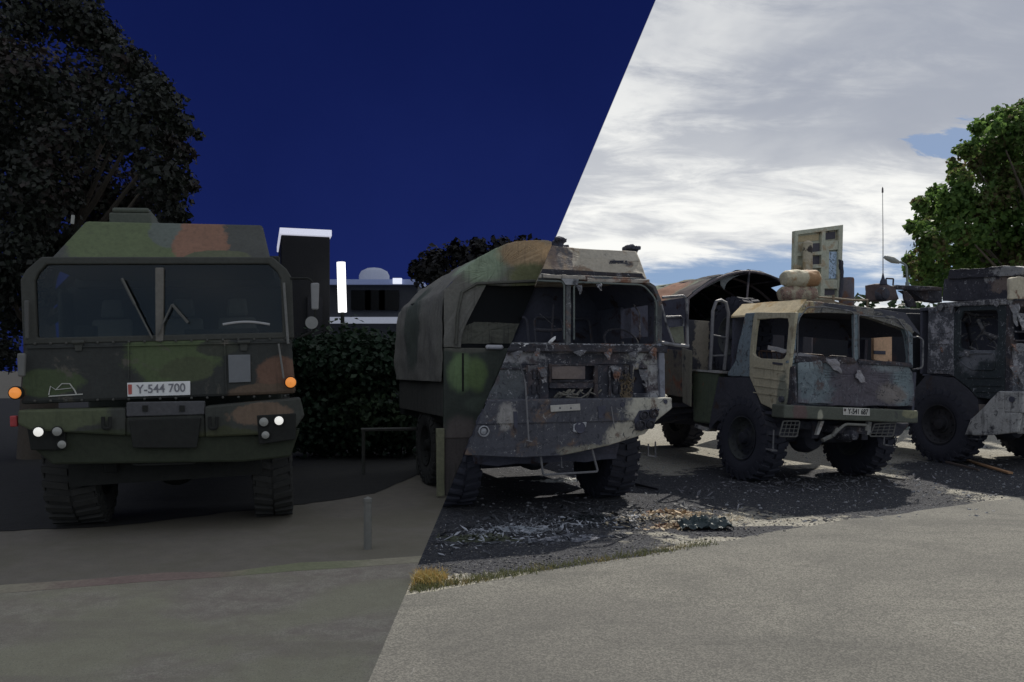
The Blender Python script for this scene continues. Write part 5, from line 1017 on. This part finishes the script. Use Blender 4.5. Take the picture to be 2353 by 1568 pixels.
# trees at night
def tree(name, label, base, clumps, size, lm, h, r0, lim, keep=None, seed=1, group=None):
    t = root(name, Matrix.Translation(base), label, 'tree', group); B = Vector(base)
    leaves('crown', [(Vector(c)-B, r_, n) for c, r_, n in clumps], size, lm, t, (lambda p: keep(p+B)) if keep else None, seed)
    mb = MB(); mb.tube([(0, 0, 0), (.05, 0, h*.3), (-.08, .05, h*.6), (0, 0, h)], r0, 12, r0*.4)
    for cc_, r_, n in clumps[::lim]:
        e = Vector(cc_)-B; s_ = Vector((0, 0, min(h*.9, max(h*.35, e.z*.55)))); m_ = s_.lerp(e, .5)+Vector((0, 0, -.15)); 
        if keep and not keep(e+B): continue
        mb.tube([s_, m_, s_.lerp(e, .85)], r0*.24, 7, r0*.05)
    mb.build('trunk', paint(label[:6]+' bark', (.09, .075, .06), rough=.95, scale=2), t, smooth=True); return t
def clumps_px(lst, Y, dy, seed, dens=1.0):
    r_ = random.Random(seed); out = []
    for px, py, rad in lst:
        y = Y+r_.uniform(-dy, dy); rr = rad/FPX*Y; out.append((at(px, py, y), rr, int(dens*rr**1.6*520)))
    return out
NT1 = [(40, 30, 110), (150, 20, 110), (210, 70, 80), (250, 120, 70), (300, 150, 60), (330, 190, 60), (360, 230, 60), (390, 270, 45), (370, 310, 60), (400, 345, 45), (340, 380, 80), (400, 410, 45), (370, 450, 60), (390, 490, 40), (300, 460, 90), (200, 440, 110), (90, 440, 120), (10, 440, 110), (10, 320, 120), (110, 320, 120), (220, 320, 110), (290, 280, 90), (200, 200, 110), (90, 200, 120), (0, 160, 120), (-80, 60, 130), (-100, 260, 130), (-100, 450, 130), (30, 560, 100), (-60, 620, 110), (60, 660, 60), (430, 300, 22), (425, 420, 20), (300, 540, 60), (20, 720, 70), (-20, 800, 80), (0, 640, 80), (120, 560, 70)]
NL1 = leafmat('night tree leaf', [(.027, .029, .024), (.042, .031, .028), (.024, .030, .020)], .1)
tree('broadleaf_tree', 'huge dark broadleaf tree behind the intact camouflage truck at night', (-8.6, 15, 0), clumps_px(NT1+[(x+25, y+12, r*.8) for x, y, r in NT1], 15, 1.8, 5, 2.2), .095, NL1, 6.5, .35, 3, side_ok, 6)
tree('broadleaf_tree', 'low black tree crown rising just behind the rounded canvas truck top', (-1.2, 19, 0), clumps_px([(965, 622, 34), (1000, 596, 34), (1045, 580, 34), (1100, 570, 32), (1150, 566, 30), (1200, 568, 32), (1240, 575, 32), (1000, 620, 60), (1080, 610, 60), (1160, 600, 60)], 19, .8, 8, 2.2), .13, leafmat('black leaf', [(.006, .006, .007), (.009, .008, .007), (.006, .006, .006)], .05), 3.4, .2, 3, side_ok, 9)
ISDAY = True
# ============================================================ day surroundings
DL = leafmat('maple leaf', [(.10, .185, .05), (.12, .095, .05), (.15, .24, .06)], .55, .8)
T1 = [(2110, 600, 40), (2140, 560, 48), (2135, 620, 50), (2120, 530, 30), (2130, 500, 36), (2115, 470, 24), (2160, 480, 42), (2150, 440, 24), (2190, 520, 60), (2200, 590, 60), (2195, 450, 46), (2205, 410, 34), (2195, 390, 22), (2230, 470, 60), (2240, 540, 60), (2225, 345, 30), (2205, 345, 18), (2250, 380, 46), (2262, 335, 46), (2245, 295, 22), (2275, 285, 34), (2300, 270, 34), (2330, 275, 40), (2300, 330, 60), (2345, 250, 26), (2360, 300, 60), (2300, 400, 70), (2290, 470, 70), (2290, 550, 70), (2350, 380, 70), (2360, 460, 80), (2350, 550, 80), (2270, 620, 60), (2350, 620, 70), (2420, 300, 80), (2440, 400, 90), (2440, 500, 90), (2430, 600, 90), (2180, 650, 45), (2120, 650, 35), (2390, 240, 50), (2440, 220, 60), (2520, 300, 90), (2520, 450, 100), (2520, 590, 100), (2085, 600, 14), (2090, 625, 18), (2092, 520, 16), (2135, 455, 16), (2188, 372, 12)]
tree('maple_tree', 'large green and bronze leaved maple behind the burnt truck at the right edge', (26*.66, 26, 0), clumps_px([(x, y, r*1.0) for x, y, r in T1], 26, 1.6, 15, 1.7)+clumps_px([(x+14, y+10, r*.7) for x, y, r in T1], 26.5, 2.2, 16, 1.1), .155, DL, 9, .4, 2, None, 12)
# lamp post
Y = 22; lp = at(2085, 640, Y); hd_ = at(2046, 596, Y)
ls = root('street_lamp', Matrix.Translation((lp.x, Y, 0)), 'street lamp with a drop shaped grey head reaching out of the maple leaves', 'street lamp')
mb = MB(); mb.tube([(0, 0, 0), (0, 0, 3.2), (0, 0, lp.z-.1)], .08, 10, .05); mb.tube(arc([(0, 0, lp.z-.2), (-.02, 0, lp.z+.35), (hd_.x-lp.x+.25, 0, hd_.z-.07)], .25), .03, 8); mb.build('post', plain('grey green post', (.20, .24, .23)), ls, smooth=True)
mb = MB(); n_ = 14; ax0 = Vector((hd_.x-lp.x+.24, 0, hd_.z-.09)); ax1 = Vector((hd_.x-lp.x-.16, 0, hd_.z+.06))
mb.tube([ax0.lerp(ax1, t) for t in (0, .1)], .04, n_); mb.tube([ax0.lerp(ax1, .1), ax0.lerp(ax1, .45)], .05, n_, .085, cap=True); mb.tube([ax0.lerp(ax1, .45), ax0.lerp(ax1, .85), ax0.lerp(ax1, 1.0)], .087, n_, .04); mb.build('lamp_head', plain('grey lamp head', (.28, .29, .27)), ls, smooth=True)
# far tree line
cl = []; r8 = random.Random(31)
for k in range(90):
    x = -2+k*.95; y = 44+r8.random()*4; 
    for z in (1, 3, 4.3): cl.append((Vector((x+r8.random(), y, z+r8.random()*.5)), 1.2+.5*r8.random(), 130))
o = leaves('far_treeline', cl, .4, leafmat('far leaf', [(.03, .06, .03), (.04, .07, .03), (.035, .05, .03)], .3), None, lambda p: not side_ok(p), 9); stuff(o, 'dark green line of far trees beyond the lot', 'trees')
# ------------------------------------------------------------ things lying on the ground
def scatter(name, n, reg, smin, smax, mat, seed, label, cat, flat=.5, z0=0.0):
    r_ = random.Random(seed); mb = MB(); k = 0
    while k < n:
        x, y = reg(r_)
        if x < cut(y)+.03: continue
        s_ = smin+(smax-smin)*r_.random()**3; m_ = 5; a0 = r_.random()*6.28
        ring = [(x+math.cos(a0+6.283*i/m_)*s_*(.6+.6*r_.random()), y+math.sin(a0+6.283*i/m_)*s_*(.6+.6*r_.random()), z0-.002) for i in range(m_)]
        up_ = [(x+(a[0]-x)*.6, y+(a[1]-y)*.6, z0+s_*flat*(.5+.8*r_.random())) for a in ring]
        b = len(mb.v); mb.v += [Vector(v) for v in ring+up_]; mb.f += [(b+i, b+(i+1) % m_, b+m_+(i+1) % m_, b+m_+i) for i in range(m_)]+[tuple(b+m_+i for i in range(m_))]
        k += 1
    return stuff(mb.build(name, mat), label, cat)
def along(r_, amp):
    t = r_.random()**1.2; x = cut(6)+t*9.5; y = 5.9+(x+.75)*.655-.12*math.sin(x*1.2)+abs(r_.gauss(0, amp)); return x, y
scatter('dark_gravel', 9000, lambda r_: along(r_, 1.6), .004, .020, paint('dark stones', (.05, .052, .058), ash=.3), 1, 'charred dark gravel strewn over the lot', 'gravel')
scatter('pale_gravel', 4200, lambda r_: along(r_, 1.3), .003, .012, paint('pale stones', (.22, .21, .19), soot=.3), 2, 'pale loose gravel chips strewn along the road edge', 'gravel')
def far_reg(r_): return r_.uniform(-.5, 9), r_.uniform(8.5, 16)
scatter('ash_chips', 1800, far_reg, .006, .03, paint('ash chips', (.25, .26, .28), soot=.2), 5, 'grey ash chips under the burnt trucks', 'ash')
def road_reg(r_): x = r_.uniform(-.7, 7); return x, r_.uniform(2.2, max(2.4, 5.6+(x+.75)*.6))
scatter('road_grit', 700, road_reg, .002, .008, paint('road grit', (.34, .33, .28)), 6, 'tiny pale grit specks on the asphalt', 'grit', z0=.004)
def lump(name, px, py, sx, sy, h, mat, label, cat, n=26, seed=1, rot=0.0, spike=.6):
    """a low crumpled heap"""
    r_ = random.Random(seed); g = gnd(px, py); mb = MB(); N = 16; vs = []; fs = []; c_, s_ = math.cos(rot), math.sin(rot)
    for i in range(N+1):
        for j in range(N+1):
            u, v = i/N*2-1, j/N*2-1; rr = math.hypot(u, v)+.5*mnoise.noise(Vector((u*1.7+seed, v*1.7, 2.)))+.25*mnoise.noise(Vector((u*5+seed, v*5, 2.))); e_ = max(0, 1-rr**2)
            x = u*sx; y = v*sy; z = e_*h*(.3+spike*2*abs(mnoise.noise(Vector((u*4.1+seed, v*4.1, seed*.7))))) - .012
            vs.append((g.x+x*c_-y*s_+r_.gauss(0, .008), g.y+x*s_+y*c_+r_.gauss(0, .008), z))
    fs = [(i*(N+1)+j, (i+1)*(N+1)+j, (i+1)*(N+1)+j+1, i*(N+1)+j+1) for i in range(N) for j in range(N)]
    mb.add(vs, fs)
    for k in range(150):
        a = r_.random()*6.28; q = min(1.5, abs(r_.gauss(0, .6))); x = math.cos(a)*q*sx; y = math.sin(a)*q*sy; zz = max(0, 1-q*q)*h*.6
        p = Vector((g.x+x*c_-y*s_, g.y+x*s_+y*c_, zz)); w_ = .008+.035*r_.random()**3; d1 = Vector((r_.gauss(0, 1), r_.gauss(0, 1), r_.gauss(0, .45))).normalized(); d2 = d1.cross(Vector((r_.gauss(0, .4), r_.gauss(0, .4), 1))).normalized()
        if p.x < cut(p.y)+.05: continue
        mb.prism([p-d1*w_*1.3, p+d2*w_*.6, p+d1*w_*1.5, p-d2*w_*.7], (0, 0, .004))
    o = mb.build(name, mat, None, warp=.02, lv=1, wsc=.05); return tag(o, label, cat)
ashh = paint('heap of grey ash', (.16, .17, .20), ash=.6, soot=.1, ashc=(.5, .5, .52), scale=3)
tanh_ = paint('tan debris', (.36, .27, .17), soot=.25, ash=.2, rust=.4, scale=3)
blk = paint('black debris', (.025, .03, .035), ash=.15, scale=3)
lump('ash_heap', 1185, 1222, .36, .16, .07, paint('pale grey ash', (.30, .33, .37), soot=.3, ash=.5, ashc=(.6, .6, .62), scale=3), 'pale grey ash heap on charred ground below the left burnt truck bumper', 'ash heap', seed=2)
lump('rubble_heap', 1540, 1183, .35, .22, .06, tanh_, 'tan scorched rubble heap between left and middle burnt trucks', 'rubble', seed=3)
lump('rubble_heap', 1560, 1212, .30, .14, .05, tanh_, 'tan scorched rubble patch beside the crumpled dark sheet near the road', 'rubble', seed=4)
lump('rubble_heap', 1100, 1240, .45, .16, .05, paint('mossy char', (.07, .08, .05), ash=.3, scale=3), 'dark mossy rubble at the seam below the left burnt truck', 'rubble', seed=5)
lump('rubble_heap', 1360, 1195, .40, .12, .06, blk, 'black rubble heap in the shadow before the left burnt truck wheel', 'rubble', seed=6)
lump('ash_heap', 1300, 1107, .55, .10, .06, paint('white ash', (.62, .62, .60), soot=.15, scale=3), 'white ash streak under the hanging step of the left burnt truck', 'ash heap', seed=7)
lump('rubble_heap', 1300, 1240, .5, .14, .04, ashh, 'low ashy rubble on the gravel edge below the pale ash heap', 'rubble', seed=8, rot=.3)
lump('ash_heap', 2250, 1030, .30, .10, .05, paint('white ash crumbs', (.5, .5, .5), soot=.3, scale=3), 'white ash crumbs under the step of the right burnt truck', 'ash heap', seed=9)
def pieces(name, n, c0, sx, sy, rot, smin, smax, mat, seed, label, cat, kind='stuff'):
    r_ = random.Random(seed); mb = MB(); c_, s_ = math.cos(rot), math.sin(rot)
    for k in range(n):
        u, v = r_.gauss(0, .5)*sx, r_.gauss(0, .5)*sy; p = Vector((c0.x+u*c_-v*s_, c0.y+u*s_+v*c_, .01+.02*r_.random()))
        if p.x < cut(p.y)+.08: continue
        w_ = smin+(smax-smin)*r_.random()**3; d1 = Vector((r_.gauss(0, 1), r_.gauss(0, 1), r_.gauss(0, .35))).normalized(); d2 = d1.cross(Vector((r_.gauss(0, .3), r_.gauss(0, .3), 1))).normalized(); a_ = 1+1.8*r_.random()
        mb.prism([p-d1*w_*a_, p-d1*w_*.3+d2*w_*(.3+.5*r_.random()), p+d1*w_*.6+d2*w_*.4, p+d1*w_*a_, p+d1*w_*.2-d2*w_*(.3+.4*r_.random())], (0, 0, .004))
    return stuff(mb.build(name, mat, None), label, cat)
pieces('charred_litter', 900, gnd(1230, 1205), 2.2, .75, .55, .010, .05, paint('charred litter', (.06, .065, .075), ash=.5, ashc=(.4, .4, .43)), 1, 'charred flakes and scraps littering the ground before the left burnt truck', 'debris')
pieces('pale_litter', 420, gnd(1200, 1222), 1.5, .45, .55, .006, .035, paint('pale litter', (.36, .38, .42), soot=.25), 2, 'pale scraps of ash among the charred litter near the divide', 'debris')
pieces('tan_litter', 420, gnd(1560, 1195), .8, .5, .3, .006, .03, paint('tan litter', (.40, .34, .24), soot=.3), 3, 'tan scraps strewn around the crumpled dark sheet', 'debris')
pieces('metal_litter', 500, gnd(1850, 1115), 2.6, .9, .5, .006, .03, paint('metal litter', (.16, .16, .18), soot=.3, ash=.3), 4, 'small burnt metal scraps on the gravel before the middle truck', 'debris')
# crumpled dark sheet
g = gnd(1620, 1215); mb = MB(); N = 16
vs = [(g.x-.26+.52*i/N, g.y-.13+.26*j/N, .015+.12*abs(mnoise.noise(Vector((i*.32, j*.36, 5))))+.06*math.sin(i/N*3.14)*math.sin(j/N*3.14)) for i in range(N+1) for j in range(N+1)]
mb.add(vs, [(i*(N+1)+j, (i+1)*(N+1)+j, (i+1)*(N+1)+j+1, i*(N+1)+j+1) for i in range(N) for j in range(N)])
o = mb.build('crumpled_sheet', paint('dark teal sheet', (.035, .055, .06), ash=.2, rough=.5, spec=.5), None, warp=.05, lv=2, wsc=.08); tag(o, 'crumpled dark teal sheet lying on the gravel near the road edge', 'sheet')
for (a, b, w_, lab, c_) in ((gnd(2210, 1058), gnd(2322, 1092), .07, 'long orange brown board lying before the right burnt truck', (.36, .21, .11)), (gnd(2160, 1062), gnd(2250, 1085), .03, 'thin dark rod lying left of the orange brown board', (.10, .08, .07)), (gnd(1462, 1118), gnd(1512, 1130), .03, 'short black bar beside the left burnt truck wheel', (.02, .02, .025)), (gnd(1990, 1096), gnd(2080, 1108), .02, 'thin bent strip on the gravel below the middle truck bumper', (.16, .15, .14))):
    mb = MB(); mb.bar(a+Vector((0, 0, .03)), b+Vector((0, 0, .03)), w_, .03); o = mb.build('board' if w_ > .05 else 'metal_rod', paint(lab[:12], c_, soot=.2), None, bevel=.003, warp=.02, lv=3); tag(o, lab, 'board' if w_ > .05 else 'rod')
# dry grass tuft and grassy verge on the seam side
def grass(name, n, reg, h, mat, label, cat, seed):
    r_ = random.Random(seed); mb = MB()
    for _ in range(n):
        x, y = reg(r_)
        if x < cut(y)+.02: continue
        hh = h*(.4+.8*r_.random()); a = r_.random()*6.28; w_ = .003; l = Vector((r_.gauss(0, .45), r_.gauss(0, .45), 1)).normalized()*hh; b = Vector((x, y, 0)); q = Vector((math.cos(a), math.sin(a), 0))*w_
        mb.add([b-q, b+q, b+l*.6+q*.7, b+l*.6-q*.7, b+l+Vector((l.x*.3, l.y*.3, -hh*.12))], [(0, 1, 2, 3), (3, 2, 4)])
    return mb.build(name, mat)
g = gnd(962, 1335); o = grass('dry_grass_tuft', 900, lambda r_: (g.x+r_.gauss(.06, .07), g.y+r_.gauss(0, .08)), .10, leafmat('dry grass', [(.42, .30, .11), (.34, .22, .08), (.30, .27, .10)], .3, 3), '', '', 3); tag(o, 'dry yellow grass tuft at the seam on the road edge', 'grass tuft')
o = grass('verge_grass', 2600, lambda r_: (lambda t: (cut(6)+t*2.6+r_.gauss(0, .05), 5.92+t*1.62+abs(r_.gauss(0, .10))))(r_.random()**1.6), .045, leafmat('verge grass', [(.13, .14, .06), (.22, .18, .08), (.10, .11, .05)], .3, 3), '', '', 4); stuff(o, 'short dry verge grass along the road edge', 'grass')
for o in list(S.objects):
    if o.name.startswith(('maple', 'x')): pass
